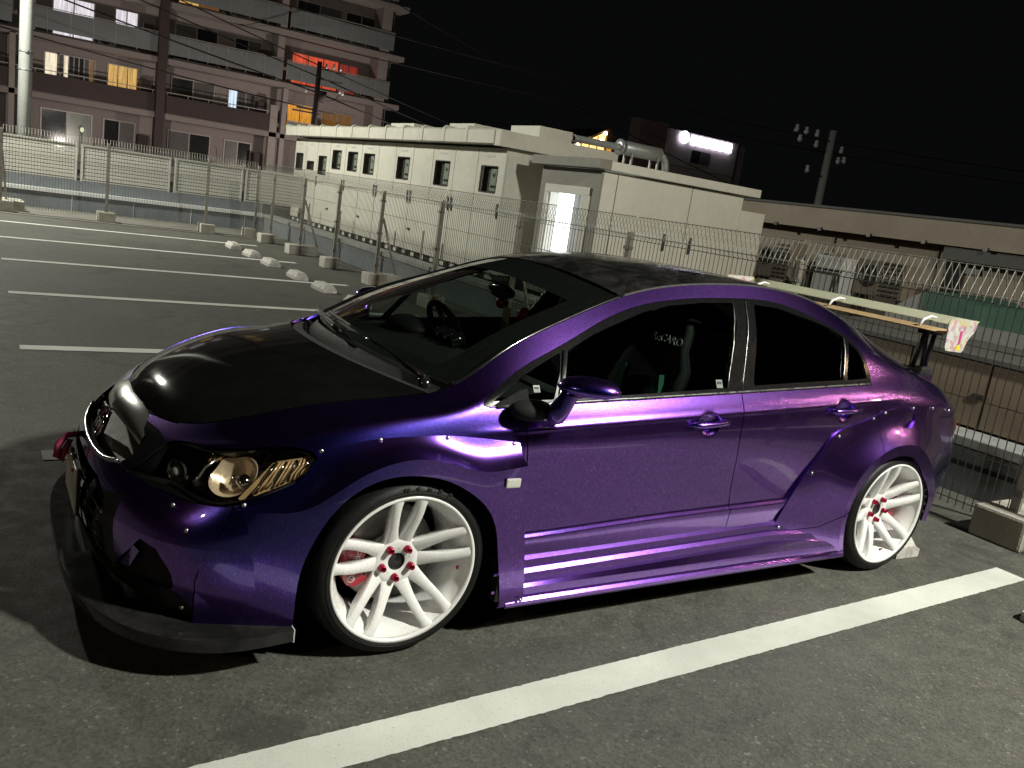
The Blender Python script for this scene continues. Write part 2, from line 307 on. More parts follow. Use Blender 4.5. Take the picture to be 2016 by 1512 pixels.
# ---------------- parapet round the roof deck
COPING2 = pm('toned down worn coping', (.30, .31, .305), .6, .1, .15, 3, dirt=((.16, .16, .15), 4, .6)); par = empty('parapet_wall', (3.5, 0, 0)); tag(par, 'low grey blue membrane parapet with pale coping along the deck edge', 'wall')  # this coping is darkened in colour to hold down the strong lamplight
par.location = (0, 0, 0)
MB().box(3.47, 3.75, -14, 18.28, -.01, .335).build('wall_body', MEMBR, par)
MB().box(3.445, 3.79, -14, 18.30, .345, .415, .008).build('coping', COPING2, par)
MB().box(3.462, 3.468, -3, 3, .20, .235).build('drain_slot', DARKB, par)
parf = empty('parapet_wall'); tag(parf, 'blue grey parapet with white coping under the louvre screens', 'wall')
MB().box(-30, 3.46, 18.0, 18.3, -.01, .335).build('wall_body', MEMBR, parf)
MB().box(-30, 3.44, 17.97, 18.12, .34, .43, .008).build('coping', COPING, parf)
MB().box(-30, 3.44, 18.13, 18.24, .34, .66).build('upstand', MEMBR, parf)
for i in range(14):
    x = 3.0-i*1.25; MB().box(x-.006, x+.006, 17.993, 17.999, .0, .33).build('membrane_seam', COPING, parf)
# louvre screens
edges = [(-4.3, -2.45), (-2.38, -.66), (-.58, 1.28), (1.37, 2.93), (2.99, 4.45)]
for i, (a, b) in enumerate(edges):
    s = empty('louvre_screen', (0, 0, 0)); lab = ['leftmost cream louvre screen cut by the picture edge', 'cream louvre screen behind the grey concrete pole', 'second cream louvre screen from the left over the parapet', 'third cream louvre screen from the left over the parapet', 'cream louvre screen nearest the switchgear cabinets'][i]
    tag(s, lab, 'screen', 'louvre screens on the far parapet')
    for x in (a+.02, b-.02): MB().box(x-.025, x+.025, 18.19, 18.26, .66, 1.45).build('frame_post', SCREEN, s)
    MB().box(a+.046, b-.046, 18.19, 18.25, 1.41, 1.45).build('frame_rail', SCREEN, s); MB().box(a+.046, b-.046, 18.19, 18.25, .67, .70).build('frame_rail', SCREEN, s)
    for k in range(9):
        z = .715+k*.078; MB().prism([(18.205, z), (18.205, z+.058), (18.235, z+.074), (18.24, z+.074), (18.24, z)], a+.047, b-.047, 0).build('slat', SCREEN, s)
# ---------------- wire mesh fences on concrete feet
def fence_panel(y0, y1, along, base, parent, dirn=1):
    """one bay of welded mesh with the folded triangular top; along='y' (rear run) or 'x' (far run)"""
    mb = MB(); n = max(2, int(round((y1-y0)/.052)))
    def P(t, off, z): return (base+off, t, z) if along == 'y' else (t, base+off, z)
    for i in range(n+1):
        t = y0+(y1-y0)*i/n; mb.tube([P(t, 0, .10), P(t, 0, 1.44), P(t, .075*dirn, 1.62), P(t, .15*dirn, 1.44), P(t, .152*dirn, 1.41)], .0036, 4, False)
    for z, off in ((.14, .004), (.46, .004), (.79, .004), (1.12, .004), (1.40, .004), (1.44, .004), (1.617, .075*dirn), (1.44, .15*dirn)):
        mb.tube([P(y0, off, z), P(y1, off, z)], .0036, 4, False)
    o = mb.build('mesh_panel', ZINC, parent); return o
fr = empty('wire_fence', (2.75, 0, 0)); fr.location = (0, 0, 0)
tag(fr, 'wire mesh fence with folded top behind the purple car', 'fence')
PY = [-2.85, -.85, 1.13, 3.18, 5.18, 7.2, 9.2, 11.1, 13.0, 15.0]
for a, b in zip(PY[:-1], PY[1:]): fence_panel(a+.03, b-.03, 'y', 2.74, fr)
fence_panel(15.03, 15.95, 'y', 2.74, fr)
for i, y in enumerate(PY):
    MB().box(2.745, 2.795, y-.025, y+.025, .02, 1.47, .006).build('post', ZPOST, fr)
    if i in (1, 4, 6, 8): MB().tube([(2.80, y, 1.05), (3.12, y, .16)], .02, 8).build('brace', ZPOST, fr)
    for z in (.3, .8, 1.3): MB().box(2.725, 2.80, y-.032, y+.032, z, z+.03).build('clamp', ZINC, fr)
ff = empty('wire_fence'); tag(ff, 'wire mesh fence across the far side of the parking deck', 'fence')
PX = [-4.2, -2.15, -.3, 1.64, 2.70]
for a, b in zip(PX[:-1], PX[1:]): fence_panel(a+.03, b-.03, 'x', 15.96, ff)
for i, x in enumerate(PX):
    MB().box(x-.025, x+.025, 15.965, 16.015, .02, 1.55, .006).build('post', ZPOST, ff)
    if i in (1,): MB().tube([(x+.02, 16.05, 1.15), (x+.12, 16.45, .14)], .02, 8).build('brace', ZPOST, ff)
    for z in (.3, .8, 1.3): MB().box(x-.032, x+.032, 15.945, 16.02, z, z+.03).build('clamp', ZINC, ff)
def foot(x0, x1, y0, y1, h, lab):
    o = MB().box(x0, x1, y0, y1, .001, h, .018).build('concrete_foot', CONC, None); tag(o, lab, 'concrete block', 'concrete feet of the fences'); return o
foot(2.63, 3.2, -1.0, -.68, .20, 'big concrete foot at the right edge behind the rear bumper')
foot(2.62, 2.92, 1.0, 1.28, .18, 'concrete foot behind the purple car boot'); foot(2.62, 2.92, 3.05, 3.33, .18, 'concrete foot behind the purple car cabin'); foot(2.62, 3.18, 5.05, 5.33, .18, 'long concrete foot seen through the windscreen'); foot(2.62, 2.92, 7.06, 7.34, .18, 'concrete foot just left of the windscreen edge')
foot(2.60, 3.16, 9.05, 9.36, .19, 'long braced concrete foot nearest the windscreen'); foot(2.56, 2.86, 10.95, 11.24, .19, 'short concrete foot between the two braced feet'); foot(2.52, 3.08, 12.85, 13.15, .19, 'long braced concrete foot farther along the fence'); foot(2.50, 2.80, 14.72, 15.02, .19, 'concrete foot at the corner of the two fences')
foot(2.44, 2.70, 15.82, 16.1, .19, 'concrete foot of the far fence next to the corner'); foot(1.50, 1.80, 15.72, 16.05, .19, 'concrete foot in the middle of the far fence'); foot(-.46, -.14, 15.80, 16.14, .20, 'white concrete foot alone left of the middle of the far fence')
foot(-2.35, -1.92, 15.9, 16.2, .20, 'concrete foot at the left edge under the braced post'); foot(-2.2, -1.72, 16.28, 16.55, .20, 'concrete foot of the brace at the left edge'); foot(-2.15, -1.75, 16.75, 17.0, .2, 'hindmost concrete foot at the left edge')
# ---------------- switchgear cabinets
cb = empty('switchgear_cabinet'); tag(cb, 'long row of cream switchgear cabinets with meter windows', 'cabinet')
SY = [19.29, 18.41, 17.53, 16.66, 15.63, 14.67, 13.73, 12.86, 12.04, 11.19, 10.33, 9.51, 8.61]
MB().box(4.625, 6.5, 8.61, 19.29, .40, 2.40).build('cabinet_body', CREAM, cb)
MB().box(4.531, 4.624, 8.61, 8.65, .40, 2.40).build('cabinet_side', CREAM, cb); MB().box(4.531, 4.624, 19.25, 19.29, .40, 2.40).build('cabinet_side', CREAM, cb)
MB().box(4.62, 6.4, 8.7, 19.2, .30, .40).build('base_frame', DSTEEL, cb)
for i in range(26): MB().box(4.56, 4.66, 8.75+i*.415, 8.90+i*.415, .30, .40).build('base_foot', CREAM, cb)
WIN = {0: (19.17, 18.62, 1.61, 2.02), 1: (18.27, 17.75, 1.65, 1.85), 2: (17.42, 16.87, 1.57, 2.0), 3: (16.47, 15.91, 1.74, 2.16), 4: (15.47, 14.9, 1.74, 2.15), 5: (14.52, 13.94, 1.72, 2.14), 7: (12.76, 12.19, 1.71, 2.13), 9: (11.07, 10.5, 1.69, 2.12), 11: (9.36, 8.82, 1.68, 2.10)}
def rr(y0, y1, z0, z1, r, n=4):
    pts = []
    for (cy, cz, a0) in ((y1-r, z1-r, 0), (y0+r, z1-r, 90), (y0+r, z0+r, 180), (y1-r, z0+r, 270)):
        for k in range(n+1):
            a = math.radians(a0+90*k/n); pts.append((cy+r*math.cos(a), cz+r*math.sin(a)))
    return pts
for i in range(12):
    y1, y0 = SY[i]-.008, SY[i+1]+.008
    d = empty('door_panel', (0, 0, 0), cb)
    MB().box(4.522, 4.5305, y1+.0005, y1+.0155, .41, 2.39).build('door_seam', DARKB, cb)
    if i in WIN:
        a, b, z0, z1 = WIN[i][1], WIN[i][0], WIN[i][2], WIN[i][3]
        mb = MB(); mb.box(4.5, 4.53, y0, y1, .41, z0); mb.box(4.5, 4.53, y0, y1, z1, 2.39); mb.box(4.5, 4.53, y0, a, z0, z1); mb.box(4.5, 4.53, b, y1, z0, z1)
        mb.build('door_sheet', CREAM, d)
        # recess box: dark back, meter on the side away from the light
        MB().box(4.60, 4.62, a, b, z0, z1).build('window_back', DARKHOLE, d)
        gk = MB(); gk.box(4.494, 4.506, a-.008, a+.008, z0, z1); gk.box(4.494, 4.506, b-.008, b+.008, z0, z1); gk.box(4.494, 4.506, a+.008, b-.008, z0-.008, z0+.008); gk.box(4.494, 4.506, a+.008, b-.008, z1-.008, z1+.008); gk.build('window_gasket', BLKMATT, d)
        bx_ = MB(); bx_.box(4.531, 4.60, a-.02, a-.001, z0, z1); bx_.box(4.531, 4.60, b+.001, b+.02, z0, z1); bx_.box(4.531, 4.60, a-.02, b+.02, z1+.001, z1+.02); bx_.box(4.531, 4.60, a-.02, b+.02, z0-.02, z0-.001); bx_.build('window_reveal', DARKHOLE, d)
        MB().box(4.508, 4.511, a+.009, b-.009, z0+.009, z1-.009).build('window_pane', GL_CAB, d)
        if i not in (0, 1):
            MB().box(4.524, 4.535, a+.02, a+.25, z0+.03, z1-.04).build('meter_panel', METER, d)
            MB().lathe([(0, .008), (.045, .008), (.05, 0)], (4.522, a+.14, z1-.13), (-1, 0, 0), 20).build('meter_dial', WHITEP, d)
            MB().lathe([(0, .009), (.032, .009), (.036, 0)], (4.5195, a+.14, z1-.13), (-1, 0, 0), 16).build('dial_face', DARKHOLE, d)
            for q in range(3): MB().box(4.517, 4.523, a+.05+q*.06, a+.09+q*.06, z0+.08, z0+.12).build('switch', BLKMATT, d)
        MB().box(4.495, 4.4995, (a+b)/2-.13, (a+b)/2+.13, 2.24, 2.27).build('name_strip', pm('pale strip %d' % i, (.48, .49, .50), .5), d)
    else:
        MB().box(4.5, 4.53, y0, y1, .41, 2.39).build('door_sheet', CREAM, d)
    if i >= 2:
        s = y0+.06 if i % 2 else y1-.06
        MB().box(4.475, 4.4995, s-.015, s+.015, 1.32, 1.52, .004).build('handle', DSTEEL, d)
        MB().box(4.48, 4.4995, s-.03, s-.018, 1.28, 1.40).build('handle_lever', BLKMATT, d)
    if i in (3, 5, 8): MB().box(4.475, 4.4995, y1-.2, y1-.1, .78, .82).build('latch', DSTEEL, d)
    rp = MB().prism([(4.22, 2.43), (4.22, 2.63), (4.26, 2.66), (6.6, 2.56), (6.6, 2.40), (4.45, 2.43)], y0-.004, y1+.004, 1).build('roof_panel', CREAM, cb)
    rp['label'] = 'sloping cream roof panel'
    MB().prism([(4.205, 2.43), (4.205, 2.665), (4.25, 2.70), (6.6, 2.60), (6.6, 2.55), (4.24, 2.62), (4.24, 2.43)], y1-.03, y1+.03, 1).build('roof_rib', CREAM, cb)
MB().box(4.24, 6.56, 8.44, 8.60, 2.40, 2.64).build('roof_end', CREAM, cb)
for (y0, y1) in ((12.3, 13.4), (9.9, 10.8)): MB().box(4.55, 6.0, y0, y1, 2.60, 2.78).build('roof_vent', CREAM, cb)
MB().box(5.1, 5.75, 8.7, 9.6, 2.60, 2.84).build('roof_vent', CREAM, cb)
for (y, z) in ((18.9, 1.28), (18.9, 1.33)): pass
MB().box(4.494, 4.4995, 18.93, 19.07, 1.14, 1.30).build('warning_plate', pm('red notice', (.50, .05, .05), .5), cb)
MB().box(4.490, 4.4935, 18.95, 19.05, 1.19, 1.25).build('warning_band', WHITEP, cb)
for z in (.98, .62): MB().box(4.492, 4.4995, 18.10, 18.40, z, z+.2).build('vent_grille', DARKHOLE, cb)
# posts of a low rail in front of the cabinets
for i, y in enumerate((16.9, 14.8, 12.6, 10.6)):
    o = MB().box(4.18, 4.215, y-.017, y+.017, 0, .86, .004).build('rail_post', ZPOST, None)
    tag(o, ['slim rail post farthest along the cabinets', 'second farthest slim rail post before the cabinets', 'slim rail post before the middle cabinets', 'slim rail post nearest the generator housing'][i], 'post', 'slim posts before the cabinets')
# ---------------- generator housing
gh = empty('generator_housing'); tag(gh, 'cream generator housing with a lit open doorway', 'housing')
X0, X1, Y0, Y1 = 4.8, 7.63, 6.48, 7.98
ROOMW = pm('lit white lining', (.66, .70, .78), .6)
mb = MB(); mb.box(4.8, 4.84, Y0+.001, 6.81, .3, 2.2); mb.box(4.8, 4.84, 7.73, Y1, .3, 2.2); mb.box(4.8, 4.84, 6.81, 7.73, 1.86, 2.2); mb.box(4.8, 4.84, 6.81, 7.73, .3, .42); mb.build('door_end', CREAM2_SHADE, gh)  # door end and eave painted darker to stand in for shade
for (a, b, c, d) in ((6.66, 6.82, .42, 1.94), (7.72, 7.80, .42, 1.94)): MB().box(4.77, 4.80, a, b, c, d, .006).build('door_frame', CREAM2, gh)
MB().box(4.768, 4.80, 6.66, 7.80, 1.82, 1.94, .006).build('door_frame', CREAM2, gh)
for i, (a, b) in enumerate(((4.842, 5.09), (5.105, 6.53), (6.545, 7.63))): MB().box(a, b, Y0, Y0+.04, .32, 2.19).build('wall_panel', CREAM2, gh)
for a in (5.0975, 6.5375): MB().box(a-.006, a+.006, Y0+.012, Y0+.03, .32, 2.19).build('panel_joint', DARKB, gh)
MB().box(7.645, 8.19, Y0+.01, Y1, .32, 1.98).build('low_section', CREAM2, gh)
MB().box(4.84, 7.63, Y1-.04, Y1, .32, 2.19).build('wall_panel', CREAM2, gh); MB().box(7.59, 7.63, Y0+.04, Y1-.04, .32, 2.19).build('wall_panel', CREAM2, gh)
MB().box(4.84, 8.1, Y0+.05, Y1-.05, .30, .34).build('floor_plate', DSTEEL, gh)
MB().box(4.64, 4.86, 6.36, 8.08, 2.205, 2.34, .01).build('roof_eave', CREAM2_SHADE, gh); MB().box(4.861, 7.87, 6.36, 8.08, 2.205, 2.33, .01).build('roof_slab', CREAM2, gh)
MB().box(5.55, 5.57, Y0+.06, Y1-.06, .34, 2.18).build('inner_partition', ROOMW, gh)
MB().box(5.0, 5.5, 6.55, 6.6, .5, 1.5).build('inner_rack', STEEL, gh)
for k in range(7): MB().box(5.30, 5.34, 6.62, 7.35, .55+k*.17, .63+k*.17).build('inner_louvre', pm('blue grey louvre %d' % k, (.50, .55, .64), .5), gh)
MB().box(4.95, 5.2, 7.60, 7.66, .5, 2.05).build('lamp_tube', emit('white tube', (.95, 1.0, 1.0), 3.2), gh)
for (x, lab) in ((6.13, 0), (6.66, 1)): MB().box(x-.02, x+.02, Y0-.03, Y0, 1.2, 1.45, .005).build('handle', DSTEEL, gh)
# exhaust silencer on its roof
ex = empty('exhaust_silencer'); tag(ex, 'grey exhaust silencer with a long outlet pipe on the housing roof', 'silencer')
MB().lathe([(0, 0), (.095, 0), (.105, .01), (.105, .72), (.095, .73), (0, .73)], (5.66, 7.2, 2.62), (1, 0, 0), 28).build('drum', GALV, ex)
MB().lathe([(.045, -.92), (.05, -.92), (.05, -.05), (.075, -.05), (.075, -.02), (.05, -.02), (.05, .0), (.045, 0), (.045, -.92)], (5.66, 7.2, 2.61), (1, 0, 0), 22).build('outlet_pipe', GALV, ex)
MB().lathe([(.0, -.6), (.044, -.6)], (5.66, 7.2, 2.61), (1, 0, 0), 22).build('pipe_throat', DARKB, ex)
MB().lathe([(.05, 0), (.12, 0), (.12, .025), (.05, .025)], (5.58, 7.2, 2.62), (1, 0, 0), 22).build('flange', GALV, ex)
MB().tube([(6.38, 7.2, 2.62), (6.46, 7.2, 2.60), (6.52, 7.2, 2.54), (6.55, 7.2, 2.45), (6.56, 7.2, 2.331)], .055, 14).build('elbow_pipe', GALV, ex)
for x in (5.78, 6.3):
    for y in (7.11, 7.29): MB().box(x-.015, x+.015, y-.01, y+.01, 2.331, 2.56).build('leg', GALV, ex)
# ---------------- low brown wall and things behind the fence on the right
lb = empty('low_panel_wall'); tag(lb, 'low brown panelled equipment box behind the fence at right', 'equipment box')
MB().box(4.52, 6.1, -4, 2.6, .30, .86).build('box_body', BROWNW, lb); MB().box(4.47, 6.15, -4.05, 2.65, .862, .90).build('top_sheet', GREYTOP, lb); MB().box(4.45, 6.15, -4.05, 2.65, .10, .27).build('plinth', CREAM2, lb)
for i in range(9):
    a = -3.97+i*.73; MB().box(4.50, 4.5195, a, a+.71, .31, .85).build('panel', BROWNW, lb)
for i in range(6): MB().box(4.48, 4.4995, -3.2+i*1.2, -3.1+i*1.2, .56, .59).build('handle', DSTEEL, lb)
MB().box(6.6, 7.0, -4, 2.9, .0, .99).build('ledge', GREYCAR, None).update_tag()
tag(bpy.data.objects['ledge'], 'pale ledge running behind the brown equipment box', 'ledge')
lw = empty('long_building'); tag(lw, 'long low beige building with a flat eave at right', 'building')
MB().box(12.4, 16, -6, 30, 0, 1.95).build('wall', LONGW, lw); MB().box(11.9, 16, -6.2, 30, 1.96, 2.38).build('eave_band', LONGW, lw); MB().box(11.85, 16, -6.25, 30.1, 2.385, 2.43).build('roof_edge', GREYTOP, lw)
for i in range(30): MB().box(11.86, 11.899, -5.5+i*1.15, -5.42+i*1.15, 1.93, 2.0).build('bracket', DSTEEL, lw)
for i in range(14): MB().box(12.36, 12.399, -5.5+i*2.3, -5.46+i*2.3, .05, 1.94).build('wall_joint', BROWNW, lw)
for i, (a, b) in enumerate(((4.9, 5.02), (5.08, 5.2))): MB().box(12.34, 12.3995, a+.55, b+.6, .75, 1.75).build('window', APGLASS, lw)
MB().box(12.33, 12.398, 5.36, 5.9, .68, .74).build('window_sill', CREAM2, lw); MB().box(12.33, 12.399, 3.6, 3.72, .1, 1.9).build('drain_pipe', BROWNW, lw)
MB().box(12.34, 12.399, 5.15, 5.42, 1.52, 1.62).build('wall_plate', DSTEEL, lw); MB().box(12.0, 12.39, 2.2, 5.7, 1.72, 1.94).build('shade_box', GREYTOP, lw)
def ac_unit(x, y, w_, h, z, lab, back=False):
    a = empty('air_conditioner', (x, y, z)); tag(a, lab, 'air conditioner', 'outdoor units before the long building')
    MB().box(0, .4, 0, w_, 0, h, .02).build('casing', LONGW, a)
    if back: MB().box(.02, .38, w_+.001, w_+.10, .05, h-.05).build('side_box', BROWNW, a)
    n = int(h/.075)
    for k in range(n): MB().prism([(-.02, .03+k*.075), (-.001, .06+k*.075), (-.001, .065+k*.075), (-.03, .04+k*.075)], .05, w_*.45, 1).build('slat', GREYTOP, a)
    MB().lathe([(0, .0), (w_*.2, 0), (w_*.2, .012), (w_*.18, .012)], (-.003, w_*.72, h*.55), (-1, 0, 0), 20).build('fan_guard', DSTEEL, a)
    for yy in (.04, w_-.08): MB().box(.02, .38, yy, yy+.05, -z, -.001).build('foot', DSTEEL, a)
ac_unit(10.4, 7.65, .82, .72, .9, 'beige outdoor unit with dark slats just right of the generator housing'); ac_unit(10.4, 5.25, .95, .6, .92, 'beige outdoor unit with dark slats right of the white box'); ac_unit(10.6, 6.9, .5, .7, .85, 'narrow beige outdoor unit left of the white box')
wb = empty('sign_board'); tag(wb, 'white box with a grey trestle stand in front of it', 'box')
MB().box(10.1, 10.5, 6.25, 6.85, .75, 1.48, .01).build('white_case', WHITEP, wb); MB().box(10.0, 10.03, 6.2, 6.98, 1.22, 1.25).build('trestle_bar', DSTEEL, wb)
for y in (6.24, 6.92):
    for s in (-.08, .08): MB().tube([(10.015, y, 1.21), (10.015, y+s, .65)], .012, 6).build('trestle_leg', DSTEEL, wb)
MB().box(10.05, 10.55, 6.2, 6.9, .0, .745).build('stand', GREYTOP, wb)
mb = MB(); prof = [(3.3, .5), (3.28, .98), (3.12, 1.10), (2.92, 1.22), (2.75, 1.26)]
tv = empty('covered_machine'); tag(tv, 'machine under a dark green tarpaulin with a grey front', 'machine')
MB().prism([(3.32, .0), (3.30, .88), (3.18, 1.03), (2.98, 1.18), (2.86, 1.24), (2.80, 1.25), (2.80, 0)], 7.2, 8.3, 0).build('grey_front', GREYCAR, tv)
MB().prism([(2.799, 0), (2.799, 1.27), (2.6, 1.29), (2.34, 1.27), (2.2, 1.20), (2.1, 1.05), (2.03, .86), (2.0, 0)], 7.15, 8.35, 0).build('tarpaulin', TARP, tv)
MB().box(7.13, 7.149, 2.2, 2.78, .75, 1.03).build('grey_flap', GREYCAR, tv)
# ---------------- poles and cables
def pole(name, x, y, z0, z1, r0, r1, mat, lab):
    e = empty(name, (x, y, 0)); tag(e, lab, 'pole'); MB().tube([(0, 0, z0), (0, 0, z1)], [r0, r1], 16).build('shaft', mat, e); return e
pl = pole('utility_pole', -1.60, 20.4, -.01, 11, .145, .13, POLEC, 'pale concrete pole rising behind the left louvre screen')
for z in (3.3, 2.9): MB().lathe([(.142, 0), (.15, .0), (.15, .04), (.142, .04)], (0, 0, z), (0, 0, 1), 16).build('pole_band', GALV, pl)
MB().box(-.03, .03, -.20, -.14, 3.3, 3.36).build('step_bolt', GALV, pl)
pmid = pole('utility_pole', 11.15, 38.0, -.01, 6.7, .14, .11, POLED, 'dark utility pole with cross arms before the apartment block')
for (z, a, b) in ((6.35, -.1, 1.3), (5.9, -.1, 1.2), (4.3, -1.1, .2), (4.45, -.9, .9)): MB().box(a, b, -.04, .04, z, z+.07).build('cross_arm', POLED, pmid)
for (x, z) in ((.35, 6.45), (.7, 6.5), (1.05, 6.48), (1.1, 5.45), (1.25, 5.4), (-.55, 5.2)): MB().lathe([(.0, 0), (.05, 0), (.07, .08), (.04, .13), (.06, .2), (0, .25)], (x, 0, z), (0, 0, 1), 10).build('insulator', WHITEP, pmid)
MB().tube([(.1, 0, 5.2), (.5, 0, 5.0), (.9, 0, 5.1), (1.1, 0, 5.4)], .02, 6).build('jumper_wire', CABLE, pmid)
MB().lathe([(.14, 0), (.22, 0), (.22, .5), (.14, .5)], (.25, 0, 4.9), (0, 0, 1), 12).build('transformer_can', POLED, pmid)
prg = pole('utility_pole', 38.2, 30.0, -.01, 8.1, .25, .2, POLEC, 'utility pole with insulators standing beyond the long building')
for (z, a, b) in ((7.45, -3.2, .3), (6.9, -.2, 1.6), (5.5, -1.6, .2)): MB().box(a, b, -.06, .06, z, z+.1).build('cross_arm', POLED, prg)
for (x, z) in ((-3, 7.56), (-2.2, 7.56), (-1.3, 7.56), (-2.6, 7.1), (-1.2, 7.0), (1.0, 7.0), (1.4, 6.5), (.9, 6.4), (-1.5, 5.6)): MB().lathe([(.0, 0), (.09, 0), (.14, .15), (.08, .25), (.12, .35), (0, .42)], (x, 0, z), (0, 0, 1), 10).build('insulator', WHITEP, prg)
def cable(pts, r, lab):
    P = []
    for (a, b) in zip(pts[:-1], pts[1:]):
        a = Vector(a); b = Vector(b)
        for i in range(13):
            t = i/12; p = a.lerp(b, t); p.z -= .035*(b-a).length*4*t*(1-t)*.35; P.append(p)
    o = MB().tube(P, r, 5).build('overhead_cable', CABLE, None); tag(o, lab, 'cable', 'overhead cables before the apartments'); return o
cable([(-14, 37, 12.9), (11.25, 38, 6.5), (40, 39, 2.0)], .028, 'topmost overhead cable on the dark utility pole')
cable([(-14, 37, 11.6), (11.25, 38, 6.0), (40, 39, 1.4)], .03, 'second overhead cable on the dark utility pole')
cable([(-14, 37, 9.6), (11.2, 38, 5.3), (40, 39, .8)], .035, 'thick third overhead cable on the dark utility pole')
cable([(-14, 37, 15.5), (14, 38, 10.3), (44, 40, 4.5)], .028, 'high overhead cable crossing the upper balconies')
cable([(-14, 37, 6.7), (11.2, 38, 4.5)], .03, 'lowest overhead cable leading to the dark utility pole')
cable([(2, 48, 11), (38.2, 30, 7.5), (70, 14, 9)], .03, 'thin overhead cable on the pole beyond the long building')
cable([(2, 50, 9.5), (38.2, 30.2, 6.9), (70, 12, 8)], .03, 'lower overhead cable on the pole beyond the long building')
# ---------------- apartment block
ap = empty('apartment_block'); tag(ap, 'brown apartment block with rows of balconies and a few lit windows', 'building')
BW = 47.35; KB = (BW+3.304)/(46+3.304)
def bk(x, z): return (-2.6+(x+2.6)*KB, 1.573+(z-1.573)*KB)
MB().box(-30, 18.6, BW, 60, -.01, 18).build('wall', APW, ap)
FL = [.65, 3.4, 6.15, 8.9, 11.65, 14.4]
for z in FL: MB().box(-30, 18.85 if z > 5 else 18.4, 45.98, BW+.1, z-.22, z+.08).build('balcony_slab', APSLAB, ap)
for z in FL: MB().box(-30, 18.83, 45.9, 45.975, z-.20, z+.04).build('slab_edge', APW, ap)
def panels(x0, x1, n, z0, z1, mat=APPANEL):
    for i in range(n):
        a = x0+(x1-x0)*i/n; b = x0+(x1-x0)*(i+1)/n
        p = MB().box(a+.015, b-.015, 45.995, 46.02, z0, z1).build('balcony_panel', mat, ap)
        MB().box(a-.012, a+.012, 45.985, 46.035, z0-.1, z1+.03).build('baluster', APFRAME, p)
    MB().box(x0, x1, 45.985, 46.035, z1+.031, z1+.065).build('hand_rail', APFRAME, ap)
for (z0, z1) in ((6.42, 7.36), (9.17, 10.11), (11.9, 12.9)):
    panels(-6, -1.1, 4, z0, z1); panels(-.65, 5.33, 6, z0, z1); panels(5.84, 11.75, 6, z0, z1); panels(12.0, 18.15, 7, z0, z1)
for (a, b) in ((-7, -.75), (-.2, 5.3), (5.8, 11.25)):
    MB().box(a, b, 45.995, 46.12, 3.49, 4.38).build('solid_balustrade', APDARK, ap)
    MB().box(a, b, 46.02, 46.06, 4.52, 4.56).build('hand_rail', APFRAME, ap)
    for i in range(6): x = a+.1+(b-a-.2)*i/5; MB().box(x-.015, x+.015, 46.025, 46.055, 4.385, 4.519).build('rail_post', APFRAME, ap)
panels(12.3, 18.15, 6, 3.7, 4.2)
MB().box(5.32, 5.74, 45.6, 46.3, -.01, 18).build('service_shaft', APDARK, ap)
for (a, b, zt) in ((11.27, 11.68, 4.9), (11.9, 12.16, 5.9), (-.72, -.22, 6), (-1.2, -.95, 6)): MB().box(a, b, 45.9, 46.3, -.01, zt).build('column', APSLAB, ap)
for (x, z) in ((11.55, 7.6), (11.6, 10.4), (-.4, 7.7), (-.4, 10.4)): MB().box(x-.12, x+.25, 46.05, BW, z-1.4, z+1.15).build('partition_wall', APW, ap)
MB().box(17.3, 17.9, 46.05, BW, -.01, 18).build('end_wall', APW, ap)
for z in (4.6, 7.35, 10.1): MB().box(18.02, 18.12, 46.3, 46.6, z-.6, z+.9).build('slit_window', DARKB, ap)
WARM = emit_room('warm lit curtain', (1.0, .60, .16), .75); CREAMW = emit_room('cream lit room', (1.0, .86, .60), 1.05); COOLW = emit_room('cool white lit room', (1.0, .94, 1.0), .95); REDW = emit_room('red lit curtain', (1.0, .13, .06), .75); AMBW = emit_room('amber lit curtain', (1.0, .42, .05), .85); BLUEW = emit_room('pale blue lit room', (.72, .86, 1.0), 1.2)
DIMA = emit_room('dim amber curtain', (.55, .24, .06), .30); DIMG = emit_room('dim olive room', (.40, .42, .26), .16); DIMR = emit_room('dim red curtain', (.8, .08, .05), .35)
def window(x0, x1, z0, z1, panes, name='window'):
    (a, c), (b, d) = bk(x0, z0), bk(x1, z1)
    f = empty(name, (0, 0, 0), ap); y = BW-.06
    mb = MB(); mb.box(a-.06, b+.06, y, BW-.001, d, d+.06); mb.box(a-.06, b+.06, y, BW-.001, c-.06, c); mb.box(a-.06, a, y, BW-.001, c, d); mb.box(b, b+.06, y, BW-.001, c, d)
    n = len(panes)
    for i in range(1, n): x = a+(b-a)*i/n; mb.box(x-.025, x+.025, y+.005, BW-.001, c, d)
    mb.build('window_frame', APFRAME, f)
    for i, m in enumerate(panes): MB().box(a+(b-a)*i/n+.026, a+(b-a)*(i+1)/n-.026, y+.02, BW-.002, c+.001, d-.001).build('pane', m, f)
D, K = APGLASS, APCURT
window(.28, .84, 3.55, 5.37, [CREAMW]); window(.86, 2.44, 3.55, 5.37, [K, CREAMW, D, D, D, K, DIMA]); window(3.07, 4.42, 4.2, 5.38, [WARM, WARM, WARM]); window(6.10, 8.20, 3.55, 5.33, [D, K]); window(8.98, 10.36, 4.2, 5.26, [BLUEW, K, K])
window(.22, 2.4, .8, 2.72, [D, DIMG]); window(3.0, 4.4, 1.4, 2.68, [D, K]); window(6.08, 8.15, .8, 2.64, [K, D]); window(8.97, 10.33, 1.4, 2.61, [K, D])
window(.57, 2.35, 6.3, 8.02, [COOLW, COOLW]); window(3.30, 4.32, 6.9, 8.02, [COOLW, COOLW]); window(6.14, 8.2, 6.3, 7.99, [K, D]); window(9.15, 10.5, 6.9, 7.93, [D, K])
